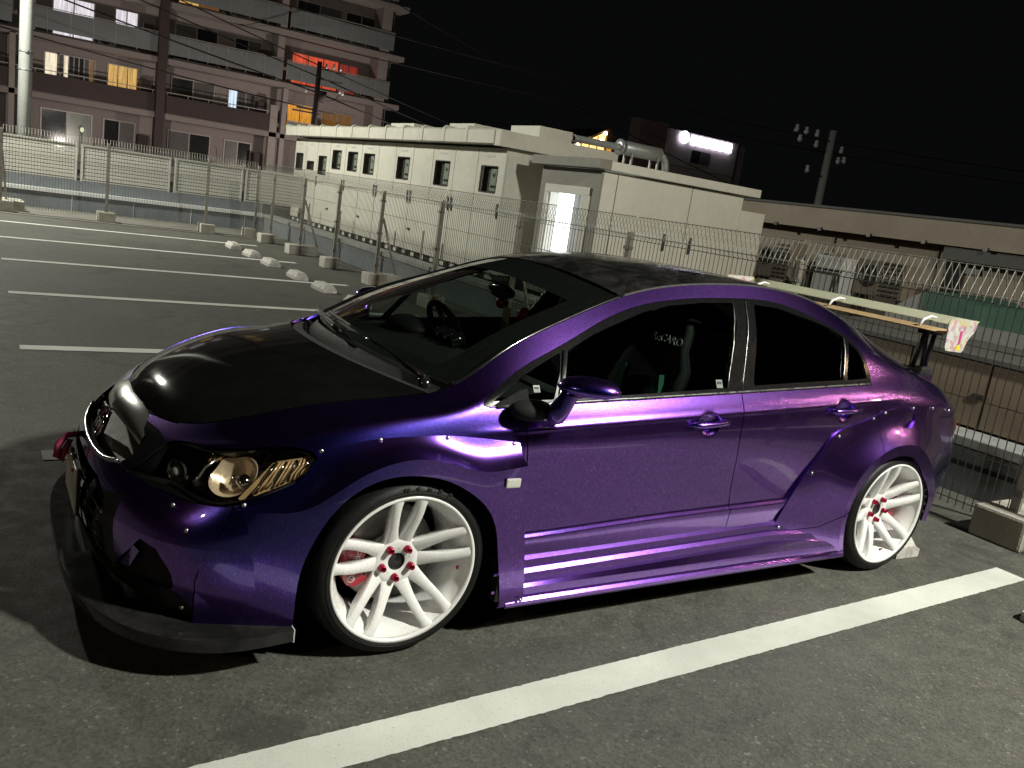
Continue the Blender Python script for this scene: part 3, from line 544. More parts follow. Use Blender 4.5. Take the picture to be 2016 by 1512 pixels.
window(12.26, 14.9, 6.3, 7.86, [REDW, REDW, REDW]); window(14.95, 16.05, 6.3, 7.80, [DIMR, DIMR]); window(12.22, 13.62, 3.55, 5.16, [AMBW, AMBW]); window(14.2, 16.02, 3.55, 5.08, [DIMA, DIMA])
window(.3, 2.3, 9.05, 10.7, [D, D]); window(6.2, 8.2, 9.05, 10.72, [WARM, DIMA]); window(9.2, 10.4, 9.6, 10.7, [D, K]); window(12.3, 14.8, 9.05, 10.6, [D, K]); window(15.1, 16.9, 9.6, 10.6, [D, D])
window(-4.5, -1.8, 6.3, 8.0, [DIMG, D]); window(-4.4, -1.9, 3.55, 5.3, [D, K]); window(6.2, 8.2, 11.8, 13.4, [WARM, K]); window(12.3, 14.8, 11.8, 13.4, [K, D])
for (x, z) in ((8.6, 4.5), (8.6, 1.9), (8.5, 7.3), (16.5, 7.3), (16.4, 4.6), (4.75, 4.6), (16.9, 9.9)):
    a, c = bk(x, z); MB().tube([(a, BW-.04, c-.7), (a, BW-.05, c+.2), (a-.1, BW-.05, c+.32)], .03, 6).build('duct_pipe', APSLAB, ap)
for (x, z) in ((2.7, .95), (8.55, .95), (2.75, 3.7), (10.9, 3.7), (2.7, 6.45), (8.5, 6.45), (16.4, 6.45), (8.6, 9.2)):
    u = MB().box(x, x+.75, 46.9, 47.2, z-.2, z+.45, .02).build('condenser_unit', APSLAB, ap); MB().lathe([(.0, 0), (.22, 0), (.22, .01), (.2, .012)], (x+.3, 46.898, z+.12), (0, -1, 0), 16).build('fan_grille', APDARK, u)
for x in (4.7, 10.75):
    for z in (1.2, 4.0, 6.75, 9.5): MB().box(x, x+.5, 46.6, BW-.01, z-.45, z+1.0).build('balcony_divider', APDARK, ap)
lam = MB().ell((2.05, 46.4, 2.0), .09, .09, .12); o = lam.build('lantern', emit('lantern glow', (.9, .95, .6), .8), None); tag(o, 'small glowing lantern on the ground floor terrace left', 'lantern'); MB().tube([(2.05, 46.4, .72), (2.05, 46.4, 1.85)], .03, 6).build('lantern_post', POLED, o)
# ---------------- far buildings with the lit sign
sb = empty('sign_building'); tag(sb, 'distant flat roofed building carrying a bright white roof sign', 'building')
MB().box(43.7, 51.3, 50.0, 51.5, -.01, 9.05).build('wall', pm('sign building render', (.40, .34, .33), .85, emis=(.4, .30, .28), es=.0), sb); MB().box(40.9, 43.69, 50.3, 51.6, -.01, 9.4).build('stair_tower', pm('tower render', (.17, .12, .11), .85), sb); MB().box(51.31, 52.6, 50.4, 51.7, -.01, 8.9).build('side_wing', APSLAB, sb)
MB().box(46.3, 47.3, 49.96, 49.995, 6.8, 7.8).build('window', APGLASS, sb); MB().box(47.4, 48.4, 49.96, 49.995, 6.8, 7.8).build('window', APCURT, sb)
for z in (5.6, 6.3): MB().box(43.7, 51.3, 49.97, 49.998, z, z+.04).build('wall_joint', APDARK, sb)
SG = emit('white sign light', (.84, .80, 1.0), 9.0)
rs = empty('roof_sign'); tag(rs, 'glowing white roof sign with a round emblem and lettering', 'sign')
MB().lathe([(.30, 0), (.46, 0), (.46, .08), (.30, .08), (.30, 0)], (45.15, 49.9, 8.62), (0, -1, 0), 24).build('emblem_ring', SG, rs)
MB().tube([(44.75, 49.86, 8.35), (45.1, 49.86, 8.6), (45.25, 49.86, 8.95)], .07, 6).build('emblem_stroke', SG, rs)
for i in range(6):
    x = 45.95+i*.78; g = MB(); rnd = random.Random(i)
    g.box(x, x+.62, 49.84, 49.92, 8.80, 8.90); g.box(x, x+.62, 49.84, 49.92, 8.50+.1*rnd.random(), 8.60+.1*rnd.random()); g.box(x+.26, x+.36, 49.835, 49.925, 8.22, 8.9)
    g.box(x, x+.1, 49.83, 49.93, 8.22, 8.55+.3*rnd.random()); g.box(x+.52, x+.62, 49.83, 49.93, 8.22, 8.5+.3*rnd.random()); g.box(x, x+.62, 49.825, 49.935, 8.2, 8.3); g.build('letter', SG, rs)
hb = empty('lit_house'); tag(hb, 'distant gabled house with warm glowing windows and bulbs', 'house')
MB().box(40.6, 49.2, 60.1, 66, -.01, 6.6).build('wall', pm('house wall', (.35, .22, .14), .85), hb)
MB().prism([(40.2, 6.6), (45.2, 9.2), (45.3, 9.2), (49.6, 6.6)], 60.0, 66, 1).build('roof', APDARK, hb)
mb = MB(); mb.prism([(40.9, 6.65), (45.1, 8.95), (45.1, 6.65)], 59.93, 59.99, 1).build('gable_glazing', emit_room('warm glazing', (1.0, .52, .16), 3.2, 2.0), hb)
for i in range(5):
    x = 41.6+i*.85; MB().box(x-.05, x+.05, 59.88, 59.92, 6.65, 6.7+(x-40.9)*.52).build('glazing_bar', APDARK, hb)
for (x, z) in ((44.8, 8.75), (43.3, 7.9), (44.5, 8.1), (42.0, 7.3)): MB().ell((x, 59.8, z), .16, .12, .16, 10, 8).build('bulb', emit('bulb glow', (1, .72, .36), 22), hb)
for (a, b, c, d) in ((46.0, 46.5, 6.2, 6.9), (47.0, 47.6, 6.0, 6.5), (45.3, 45.8, 6.7, 7.6)): MB().box(a, b, 59.9, 59.98, c, d).build('window', AMBW, hb)
for i in range(9):
    o = MB().ell((30+i*5+random.random()*3, 62+random.random()*6, 1.5), 2.6+random.random()*2, 2, 2.2+random.random()*1.6, 12, 8).build('hill', DARKB, None); tag(o, kind='structure')
# ---------------- lamps with their posts
def lamp_post(L, lab, name='lamp_post', mast=True):
    (pos, aim, power, col, size) = L[:5]; p = Vector(pos); d = (Vector(aim)-p).normalized()
    e = empty(name, (p.x, p.y, 0)); tag(e, lab, 'lamp post', None)
    back = Vector((-d.x, -d.y, 0)).normalized()*.45
    if mast:
        MB().tube([(back.x, back.y, 0), (back.x, back.y, p.z+.1)], [.075, .05], 12).build('mast', ZPOST, e); MB().tube([(back.x, back.y, p.z), (0, 0, p.z+.16)], .03, 8).build('arm', ZPOST, e)
    hd = MB().box(-.26, .26, -.26, .26, .02, .16, .02).build('lamp_head', DSTEEL, e, (0, 0, p.z)); hd.rotation_mode = 'QUATERNION'; hd.rotation_quaternion = d.to_track_quat('-Z', 'Y')
    ld = bpy.data.lights.new('flood_light', 'AREA'); ld.shape = 'SQUARE'; ld.size = size; ld.energy = power; ld.color = col
    if len(L) > 5: ld.spread = math.radians(L[5])
    lo = bpy.data.objects.new('flood_light', ld); COL.objects.link(lo); lo.parent = e; lo.location = (0, 0, p.z); lo.rotation_mode = 'QUATERNION'; lo.rotation_quaternion = d.to_track_quat('-Z', 'Y')
    return e
lamp_post(LAMP_MAIN, 'floodlight mast at the fence right of the camera'); lamp_post(LAMP_FAR, 'floodlight mast on the left side of the deck')
lamp_post(LAMP_STREET[0], 'sodium street lamp far behind the fence on the right'); lamp_post(LAMP_STREET[1], 'sodium street lamp far behind the camera on the left')
for L in LAMP_ROAD: lamp_post(L, 'street lamp standing before the apartment block %s' % ('left' if L[0][0] < 8 else 'right'))
# ================================================================== THE CAR
CAR = empty('car'); tag(CAR, 'purple flake wide body saloon car with black bonnet, white wheels and rear wing', 'car')
class S:
    def __init__(s, V, N, F): s.V = np.asarray(V, float).reshape(-1, 3); s.N = np.asarray(N, float).reshape(-1, 3); s.F = F
def grid(G, out=(0, -1, 0)):
    """(nu,nv,3) grid -> surface with smooth normals that point along out (a vector, or a point function)"""
    nu, nv = G.shape[:2]; a = np.gradient(G, axis=0); b = np.gradient(G, axis=1); N = np.cross(a, b); N /= np.linalg.norm(N, axis=2, keepdims=True)+1e-12
    o = np.array(out(G) if callable(out) else out, float); flip = (N*o).sum() < 0
    if flip: N = -N
    I = np.arange(nu*nv).reshape(nu, nv); q = np.stack([I[:-1, :-1], I[1:, :-1], I[1:, 1:], I[:-1, 1:]], -1).reshape(-1, 4)
    if flip: q = q[:, ::-1]
    return S(G, N, [tuple(f) for f in q.tolist()])
def clip(s, f):
    """keep the part of the surface where f <= 0"""
    f = np.asarray(f, float); f = np.where(np.abs(f) < 1e-7, -1e-7, f); V = list(s.V); N = list(s.N); F = []; cache = {}
    ins = f <= 0
    def cutv(a, b):
        k = (a, b) if a < b else (b, a)
        if k not in cache:
            t = f[k[0]]/(f[k[0]]-f[k[1]]); V.append(s.V[k[0]]*(1-t)+s.V[k[1]]*t); n = s.N[k[0]]*(1-t)+s.N[k[1]]*t; N.append(n/(np.linalg.norm(n)+1e-12)); cache[k] = len(V)-1
        return cache[k]
    for fc in s.F:
        c = [ins[i] for i in fc]
        if all(c): F.append(fc); continue
        if not any(c): continue
        o = []
        for i, a in enumerate(fc):
            b = fc[(i+1) % len(fc)]
            if ins[a]: o.append(a)
            if ins[a] != ins[b]: o.append(cutv(a, b))
        if len(o) > 2: F.append(tuple(o))
    used = sorted({i for fc in F for i in fc}); m = {k: i for i, k in enumerate(used)}
    return S([V[i] for i in used] or np.zeros((0, 3)), [N[i] for i in used] or np.zeros((0, 3)), [tuple(m[i] for i in fc) for fc in F])
def sdp(poly, P):
    """signed distance (negative inside) of 2D points to a polygon"""
    poly = np.asarray(poly, float); d = np.full(len(P), 1e9); inside = np.zeros(len(P), bool); n = len(poly)
    for i in range(n):
        a, b = poly[i], poly[(i+1) % n]; e = b-a; w_ = P-a; t = np.clip((w_@e)/(e@e+1e-15), 0, 1); q = w_-t[:, None]*e; d = np.minimum(d, np.hypot(q[:, 0], q[:, 1]))
        c = ((a[1] <= P[:, 1]) & (b[1] > P[:, 1])) | ((b[1] <= P[:, 1]) & (a[1] > P[:, 1]))
        with np.errstate(divide='ignore', invalid='ignore'): xi = a[0]+(P[:, 1]-a[1])/(b[1]-a[1]+1e-15)*e[0]
        inside ^= c & (P[:, 0] < xi)
    return np.where(inside, -d, d)
def XZ(s): return s.V[:, [0, 2]]
def YZ(s): return s.V[:, [1, 2]]
def DG(s): return np.stack([(s.V[:, 0]-s.V[:, 1])*.70711, s.V[:, 2]], 1)      # seen from the front left corner
def split(s, poly, gap=.002, proj=XZ, extra=None):
    if len(s.V) == 0: return s, s
    f = sdp(poly, proj(s))
    if extra is not None: f = np.maximum(f, extra(s.V))
    return clip(s, f+gap), clip(s, -f+gap)
def lip(s, d=.012):
    """turn every open edge inward so that panels have thickness"""
    if not s.F: return s
    cnt = {}
    for fc in s.F:
        for i, a in enumerate(fc):
            b = fc[(i+1) % len(fc)]; cnt[(a, b)] = 1
    V = [s.V]; N = [s.N]; F = list(s.F); base = len(s.V); ex = []; exn = []
    for (a, b) in list(cnt):
        if (b, a) in cnt: continue
        pa, pb = s.V[a], s.V[b]; na, nb = s.N[a], s.N[b]; e = pb-pa; nn = np.cross(e, na); nn = nn/(np.linalg.norm(nn)+1e-12)
        i = base+len(ex); ex += [pa, pb, pb-nb*d, pa-na*d]; exn += [nn]*4; F.append((i+1, i, i+3, i+2))
    if ex: V.append(np.array(ex)); N.append(np.array(exn))
    return S(np.concatenate(V), np.concatenate(N), F)
def offs(s, d): return S(s.V+s.N*d, s.N, s.F)
def mir(s):
    m = np.array([1, -1, 1.]); return S(s.V*m, s.N*m, [tuple(reversed(f)) for f in s.F])
def join(*ss):
    V = []; N = []; F = []; b = 0
    for s in ss:
        V.append(s.V); N.append(s.N); F += [tuple(i+b for i in f) for f in s.F]; b += len(s.V)
    return S(np.concatenate(V), np.concatenate(N), F)
def islands(s):
    p = list(range(len(s.V)))
    def find(a):
        while p[a] != a: p[a] = p[p[a]]; a = p[a]
        return a
    for f in s.F:
        for i in f[1:]: p[find(i)] = find(f[0])
    g = {}
    for f in s.F: g.setdefault(find(f[0]), []).append(f)
    r = []
    for F in g.values():
        u = sorted({i for f in F for i in f}); m = {k: i for i, k in enumerate(u)}; r.append(S(s.V[u], s.N[u], [tuple(m[i] for i in f) for f in F]))
    return r
def surf(name, s, mat, parent=None, th=.012, both=True):
    """surface object on the left side and its mirror twin on the right"""
    if not s.F: return None
    parent = parent if parent is not None else CAR; r = []
    s2 = lip(s, th) if th else s
    for q in ((s2, mir(s2)) if both else (s2,)):
        r.append(obj(name, meshdata(name, q.V, q.F, mat, True, q.N), parent))
    return r
def ncub(t,Y,tq):
    """natural cubic spline through (t,Y) evaluated at tq; Y is (n,k)"""
    t=np.asarray(t,float);Y=np.asarray(Y,float);n=len(t);h=np.diff(t)
    if n==2:
        a=((tq-t[0])/h[0])[:,None];return Y[0]*(1-a)+Y[1]*a
    A=np.zeros((n,n));B=np.zeros_like(Y);A[0,0]=A[-1,-1]=1
    for i in range(1,n-1):
        A[i,i-1]=h[i-1];A[i,i]=2*(h[i-1]+h[i]);A[i,i+1]=h[i]
        B[i]=6*((Y[i+1]-Y[i])/h[i]-(Y[i]-Y[i-1])/h[i-1])
    M=np.linalg.solve(A,B);tq=np.asarray(tq,float)
    k=np.clip(np.searchsorted(t,tq,side='right')-1,0,n-2)
    a=(tq-t[k])[:,None];b=(t[k+1]-tq)[:,None];H=h[k][:,None]
    return M[k]*b**3/(6*H)+M[k+1]*a**3/(6*H)+(Y[k]/H-M[k]*H/6)*b+(Y[k+1]/H-M[k+1]*H/6)*a
def chord(P):
    P=np.asarray(P,float);d=np.sqrt((np.diff(P,axis=0)**2).sum(1));return np.concatenate([[0],np.cumsum(np.sqrt(d+1e-6)*np.sqrt(d+1e-6))])
def spl(P,n):
    P=np.asarray(P,float);t=chord(P);return ncub(t,P,np.linspace(0,t[-1],n))
def resamp(P,n):
    P=np.asarray(P,float);t=chord(P);q=np.linspace(0,t[-1],n);return np.stack([np.interp(q,t,P[:,i]) for i in range(P.shape[1])],1)
# stations of the body side, front centre -> rear centre; each: ten (x, half width, z) points, sill -> top edge
def st(x,pts): return [(x+(p[2] if len(p)>2 else 0),p[0],p[1]) for p in pts]
STN=[
 [(-2.235,0,.17),(-2.262,0,.27),(-2.270,0,.36),(-2.270,0,.40),(-2.250,0,.47),(-2.222,0,.53),(-2.195,0,.575),(-2.165,0,.615),(-2.130,0,.65),(-2.085,0,.68)],
 [(-2.210,.34,.17),(-2.238,.35,.27),(-2.245,.35,.36),(-2.244,.35,.40),(-2.222,.35,.47),(-2.188,.36,.53),(-2.152,.36,.575),(-2.118,.35,.612),(-2.080,.345,.65),(-2.035,.34,.685)],
 [(-2.120,.60,.17),(-2.150,.61,.27),(-2.158,.612,.36),(-2.156,.612,.40),(-2.137,.605,.47),(-2.105,.592,.53),(-2.070,.575,.58),(-2.030,.555,.627),(-1.985,.535,.672),(-1.935,.505,.718)],
 [(-1.985,.775,.17),(-2.010,.785,.27),(-2.016,.788,.36),(-2.014,.788,.40),(-1.995,.78,.47),(-1.960,.765,.54),(-1.922,.742,.60),(-1.880,.71,.66),(-1.832,.665,.716),(-1.780,.595,.775)],
 [(-1.790,.855,.17),(-1.805,.862,.27),(-1.808,.865,.36),(-1.806,.865,.40),(-1.795,.86,.47),(-1.775,.848,.55),(-1.748,.828,.625),(-1.715,.795,.697),(-1.675,.735,.763),(-1.630,.64,.818)],
 st(-1.35,[(.87,.18),(.875,.28),(.878,.36),(.878,.40),(.88,.49),(.88,.60),(.868,.695),(.838,.772),(.775,.825),(.672,.855)]),
 st(-1.15,[(.86,.18),(.872,.28),(.882,.36),(.876,.39),(.878,.52),(.88,.64),(.869,.735),(.842,.808),(.792,.862),(.712,.908)]),
 st(-.95,[(.85,.19),(.868,.285),(.886,.362),(.872,.386),(.877,.54),(.881,.67),(.868,.775),(.832,.855),(.768,.945),(.685,1.022)]),
 st(-.65,[(.85,.19),(.868,.285),(.887,.372),(.873,.396),(.878,.55),(.882,.69),(.865,.80),(.826,.877),(.742,1.01),(.625,1.150)]),
 st(-.30,[(.85,.19),(.868,.29),(.888,.388),(.874,.412),(.879,.56),(.883,.71),(.863,.828),(.823,.900),(.727,1.095),(.577,1.272)]),
 st(.20,[(.85,.19),(.868,.295),(.888,.402),(.874,.426),(.880,.57),(.884,.72),(.863,.856),(.822,.927),(.722,1.138),(.562,1.350)]),
 st(.75,[(.85,.19),(.868,.30),(.888,.415),(.875,.439),(.880,.58),(.884,.73),(.863,.882),(.820,.955),(.720,1.142),(.566,1.338)]),
 st(1.10,[(.85,.20),(.868,.30),(.886,.42),(.879,.445),(.881,.58),(.883,.73),(.862,.893),(.816,.970),(.728,1.115),(.580,1.245)]),
 st(1.40,[(.85,.20),(.868,.30),(.882,.42),(.880,.45),(.880,.58),(.880,.73),(.858,.888),(.808,.965),(.738,1.045),(.600,1.122)]),
 [(1.68,.84,.20),(1.70,.858,.30),(1.71,.868,.42),(1.712,.868,.45),(1.715,.868,.58),(1.715,.865,.72),(1.705,.843,.856),(1.695,.798,.925),(1.68,.735,.985),(1.66,.632,1.026)],
 [(1.90,.79,.20),(1.935,.805,.30),(1.955,.815,.42),(1.958,.816,.45),(1.965,.815,.58),(1.965,.808,.71),(1.95,.785,.825),(1.935,.745,.882),(1.915,.70,.92),(1.89,.65,.948)],
 [(2.035,.68,.19),(2.085,.70,.30),(2.115,.712,.42),(2.118,.712,.45),(2.12,.708,.58),(2.108,.695,.70),(2.085,.672,.80),(2.065,.645,.85),(2.045,.615,.885),(2.02,.585,.908)],
 [(2.13,.38,.19),(2.19,.39,.30),(2.225,.395,.42),(2.228,.395,.45),(2.225,.39,.58),(2.20,.38,.70),(2.165,.37,.80),(2.14,.36,.86),(2.115,.35,.90),(2.085,.345,.925)],
 [(2.16,0,.19),(2.225,0,.30),(2.26,0,.42),(2.262,0,.45),(2.258,0,.58),(2.23,0,.70),(2.195,0,.80),(2.165,0,.862),(2.14,0,.905),(2.11,0,.932)],
]
def body_side(nseg=16,nv=(5,7,2,56)):
    S=np.array(STN,float)             # station, level, xyz
    t=chord(S[:,5]);tq=np.concatenate([np.linspace(t[i],t[i+1],nseg,endpoint=False) for i in range(len(t)-1)]+[[t[-1]]])
    L=np.stack([ncub(t,S[:,j],tq) for j in range(S.shape[1])],1)      # (nu,10,3)
    out=[]
    for row in L:
        a=resamp(np.array([row[0],row[1],row[2]]),nv[1])[:-1]
        b=resamp(np.array([row[2],row[3]]),nv[2]+1)[:-1]
        c=row[3:10];tc=chord(L[len(L)//2,3:10]);d=ncub(tc,c,np.linspace(0,tc[-1],nv[3]))
        out.append(np.concatenate([a,b,d]))
    G=np.array(out);G[:,:,1]=np.maximum(G[:,:,1],0)
    G[:,:,1]*=-1
    return G
def edge_L9(nseg=16):
    S=np.array(STN,float);t=chord(S[:,5]);tq=np.concatenate([np.linspace(t[i],t[i+1],nseg,endpoint=False) for i in range(len(t)-1)]+[[t[-1]]])
    return ncub(t,S[:,9],tq)

G = body_side(32, (5, 7, 3, 128))
# fine crease that runs along the doors under the window sill
_zl = .861+(G[:, :, 0]+1.045)*.0532-.080; _m = np.clip((G[:, :, 0]+1.15)/.25, 0, 1)*np.clip((1.35-G[:, :, 0])/.3, 0, 1)*(np.abs(G[:, :, 1]) > .7)
G[:, :, 1] -= .0045*np.exp(-((G[:, :, 2]-_zl)/.011)**2)*_m
# finger scoops behind the door handles: real dents in the skin
def dent(G, x0, z0, rx, rz, dep):
    m = (G[:, :, 2] < 1.0) & (np.abs(G[:, :, 1]) > .7); k = np.sqrt(((G[:, :, 0]-x0)/rx)**2+((G[:, :, 2]-z0)/rz)**2); h = np.where(m & (k < 1), (np.cos(np.clip(k, 0, 1)*math.pi)+1)/2, 0)**.7
    G[:, :, 1] += h*dep
dent(G, .0, .800, .062, .052, .026); dent(G, .872, .853, .062, .052, .026)
side = grid(G)
outw = side
surf('inner_shell', clip(offs(side, -.016), np.minimum(sdp([(-1.82, -.1), (-1.82, .60), (-1.60, .73), (-1.1, .73), (-.94, .55), (-.94, -.1)], XZ(side)), 9)*-1), BLKIN, None, 0) if False else None
ARCH_F = [(-1.716, -.1), (-1.714, .2), (-1.709, .344), (-1.686, .432), (-1.626, .553), (-1.528, .639), (-1.427, .667), (-1.339, .664), (-1.247, .642), (-1.145, .589), (-1.078, .532), (-1.034, .457), (-1.009, .361), (-.964, .15), (-.96, -.1)]
ARCH_R = [(1.04, -.1), (1.020, .131), (.985, .24), (.968, .338), (.985, .44), (1.040, .525), (1.157, .613), (1.315, .640), (1.40, .622), (1.498, .562), (1.608, .455), (1.678, .364), (1.71, .2), (1.71, -.1)]
def sm_poly(p, n=6):
    return [tuple(q) for q in spl(np.array(p, float), len(p)*n)]
ARCH_F = sm_poly(ARCH_F); ARCH_R = sm_poly(ARCH_R)
def grow(poly, d):
    c = np.mean(np.array(poly), 0); return [tuple(np.array(p)+(np.array(p)-c)/np.linalg.norm(np.array(p)-c)*d) for p in poly]
# underlying dark body (seen in panel gaps only): inside the skin, wheel wells open
inner = offs(side, -.018); inner = split(inner, grow(ARCH_F, .075), 0)[1]; inner = split(inner, grow(ARCH_R, .07), 0)[1]
inner = clip(inner, np.where(inner.V[:, 2] > .80, np.where((inner.V[:, 0] > -1.2) & (inner.V[:, 0] < 1.25), 1, -1), -1)) if False else inner
DLO = [(-1.072, .866), (-1.063, .880), (-.924, .966), (-.663, 1.078), (-.432, 1.182), (-.223, 1.247), (-.065, 1.274), (.341, 1.304), (.567, 1.299), (.781, 1.256), (.946, 1.206), (1.052, 1.152), (1.112, 1.078), (1.122, 1.0), (1.112, .972), (.75, .950), (.213, .926), (-.431, .893), (-.749, .875), (-1.047, .860)]
DLO = [tuple(p) for p in spl(np.array(DLO[1:15], float), 90)]+DLO[14:]+[DLO[0]]
inner = split(inner, DLO, 0)[1]
HEAD = [(-2.150, -.43, .540), (-2.127, -.47, .572), (-2.062, -.475, .633), (-1.979, -.588, .664), (-1.841, -.714, .694), (-1.703, -.791, .712), (-1.667, -.816, .698), (-1.664, -.826, .680), (-1.711, -.836, .635), (-1.795, -.827, .592), (-1.899, -.801, .546), (-1.967, -.762, .534), (-2.021, -.701, .543), (-2.06, -.624, .556), (-2.12, -.515, .546)]
HEADP = [((p[0]-p[1])*.70711, p[2]) for p in HEAD]; HEADP = [tuple(q) for q in spl(np.array(HEADP+[HEADP[0]]), 80)][:-1]
inner = split(inner, HEADP, 0, DG, lambda V: V[:, 0]+1.55)[1]
OPEN_C = [(-.47, .21), (-.40, .20), (.01, .20), (.01, .475), (-.30, .475), (-.40, .44)]
GRL = [(-.37, .545), (-.395, .575), (-.37, .628), (-.33, .640), (.01, .645), (.01, .515), (-.30, .522)]
FOG = [(-.605, .344), (-.638, .385), (-.70, .372), (-.742, .310), (-.745, .245), (-.60, .228), (-.46, .212)]
front_only = lambda V: V[:, 0]+1.9
for P_ in (OPEN_C, GRL): inner = split(inner, P_, 0, YZ, front_only)[1]
surf('inner_body', inner, BLKIN, None, 0)
# ---- cut the skin into panels
s = side
s = split(s, grow(ARCH_F, .065), 0)[1]; s = split(s, grow(ARCH_R, .06), 0)[1]
dlo, s = split(s, DLO, .001)
head, s = split(s, HEADP, .004, DG, lambda V: V[:, 0]+1.55)
_, s = split(s, OPEN_C, 0, YZ, front_only)
_, s = split(s, GRL, 0, YZ, front_only)
_, s = split(s, FOG, 0, YZ, lambda V: V[:, 0]+1.95)
FD = [(-.925, 1.2), (-.912, .90), (-.908, .815), (-.878, .55), (-.855, .37), (-.85, .262), (.0, .275), (.236, .286), (.205, .52), (.19, .764), (.209, .919), (.26, 1.2)]
RD = [(.2605, 1.2), (.2095, .919), (.1905, .764), (.2055, .52), (.2365, .286), (.55, .272), (.80, .295), (.959, .359), (1.045, .45), (1.119, .562), (1.139, .68), (1.14, .771), (1.129, .871), (1.112, .95), (1.12, 1.2)]
below = lambda V: V[:, 2]-(.872+.05*(V[:, 0]+.749)+.03)      # the doors stop at the window sill
fdoor, s = split(s, FD, .0022, XZ, lambda V: below(V))
rdoor, s = split(s, RD, .0022, XZ, lambda V: below(V))
# bumper / fender / rear panel
BUMP = [(-2.6, .0), (-1.99, .0), (-2.005, .30), (-1.99, .36), (-1.905, .535), (-2.02, .53), (-2.2, .545), (-2.6, .56)]
bump, s = split(s, BUMP, .0015)
BUMPC = [(-2.6, .55), (-2.0, .53), (-1.985, .56), (-2.06, .66), (-2.6, .70)]
nose, s = split(s, BUMPC, 0)
LOWB = [(-.52, .0), (-.44, .213), (-.60, .226), (-.745, .243), (-.765, .20), (-.79, .0)]
lowb, bump = split(bump, LOWB, .001, YZ)
cen, bump = split(bump, [(-.5, -.1), (-.5, .48), (-.40, .46), (.1, .485), (.1, -.1)], 0, YZ)
fend, s = split(s, [(-2.6, -.1), (-.9115, -.1), (-.9115, .88), (-1.0, .868), (-1.085, .852), (-1.20, 1.2), (-2.6, 1.2)], .001)
rearb, s = split(s, [(1.90, -.1), (1.915, .62), (1.95, .78), (2.6, .78), (2.6, -.1)], .0018)
surf('front_bumper', bump, PAINT); surf('front_bumper_nose', nose, BLKGLOSS); surf('bumper_lower', lowb, CARBON); [surf('bumper_center_bar', q_, BLKMATT) for q_ in islands(clip(cen, .34-cen.V[:, 2]))]; surf('bumper_center_sill', clip(cen, cen.V[:, 2]-.34), BLKMATT)
surf('fender', fend, PAINT); d1 = surf('front_door', fdoor, PAINT); d2 = surf('rear_door', rdoor, PAINT); surf('body_side', s, PAINT); surf('rear_bumper', rearb, PAINT)
# ---- side windows
QG = [(-1.030, .880), (-.88, .966), (-.700, 1.044), (-.722, .98), (-.773, .888)]
FG = [(-.662, 1.050), (-.635, 1.064), (-.531, 1.113), (-.402, 1.163), (-.262, 1.213), (-.123, 1.246), (.073, 1.270), (.262, 1.281), (.245, 1.20), (.126, .939), (-.245, .917), (-.735, .887)]
RG = [(.395, 1.283), (.553, 1.276), (.767, 1.237), (.905, 1.203), (.983, 1.170), (.945, 1.07), (.907, .984), (.55, .966), (.291, .951)]
RQ = [(1.012, 1.152), (1.060, 1.118), (1.088, 1.065), (1.090, .993), (.934, .984), (.975, 1.08)]
tr = dlo; panes = []
for P_ in (QG, FG, RG, RQ):
    g_, tr = split(tr, P_, .0005); panes.append(g_)
trimf, trimr = split(tr, [(-2, .5), (.2135, .5), (.2135, .935), (.349, 1.32), (-2, 1.4)], .0016)
TRIMM = pm('satin window trim', (.007, .007, .008), .16, 0, .15, 6, spec=.5, rv=.02, coat=.3); surf('window_trim', offs(trimf, .003), TRIMM, None, .012); surf('window_trim', offs(trimr, .003), TRIMM, None, .012)
for nm, g_, m in zip(('quarter_glass', 'side_window', 'side_window', 'quarter_glass'), panes, (GL_SIDE, GL_SIDE, GL_TINT, GL_TINT)): surf(nm, offs(g_, -.004), m, None, 0)
# bright sealing strips round the front and rear side glass, belt moulding
def strip(pts2, r, name, mat, up=.0):
    """thin bead that lies on the side skin along a line given in side view"""
    P = []
    for (x, z) in pts2:
        k = ((side.V[:, 0]-x)**2+(side.V[:, 2]-z)**2).argmin(); P.append(side.V[k]*np.array([0, 1, 0])+np.array([x, -up, z]))
    P = np.array(P); P[:, 1] = ncub(np.arange(len(P)), P[:, 1:2], np.arange(len(P)))[:, 0]
    for sg in (1, -1): MB().tube([(p[0], p[1]*sg, p[2]) for p in P], r, 6).build(name, mat, CAR)
TRIMSILV = pm('dull metal bead', (.20, .20, .20), .3, .8)
def ln(a, b, n): return [(a[0]+(b[0]-a[0])*i/n, a[1]+(b[1]-a[1])*i/n) for i in range(n+1)]
strip(ln((-1.02, .864), (1.095, .972), 40), .006, 'belt_moulding', TRIMSILV, .006)
strip(ln((.262, 1.282), (.128, .940), 10), .003, 'window_bead', TRIMSILV, .004); strip(ln((.349, 1.295), (.214, .935), 10), .0028, 'window_bead', TRIMSILV, .004); strip(ln((.983, 1.168), (.907, .988), 8), .004, 'window_bead', TRIMSILV, .004); strip(ln((-.683, 1.052), (-.752, .886), 8), .006, 'window_bead', BLKGLOSS, .005)
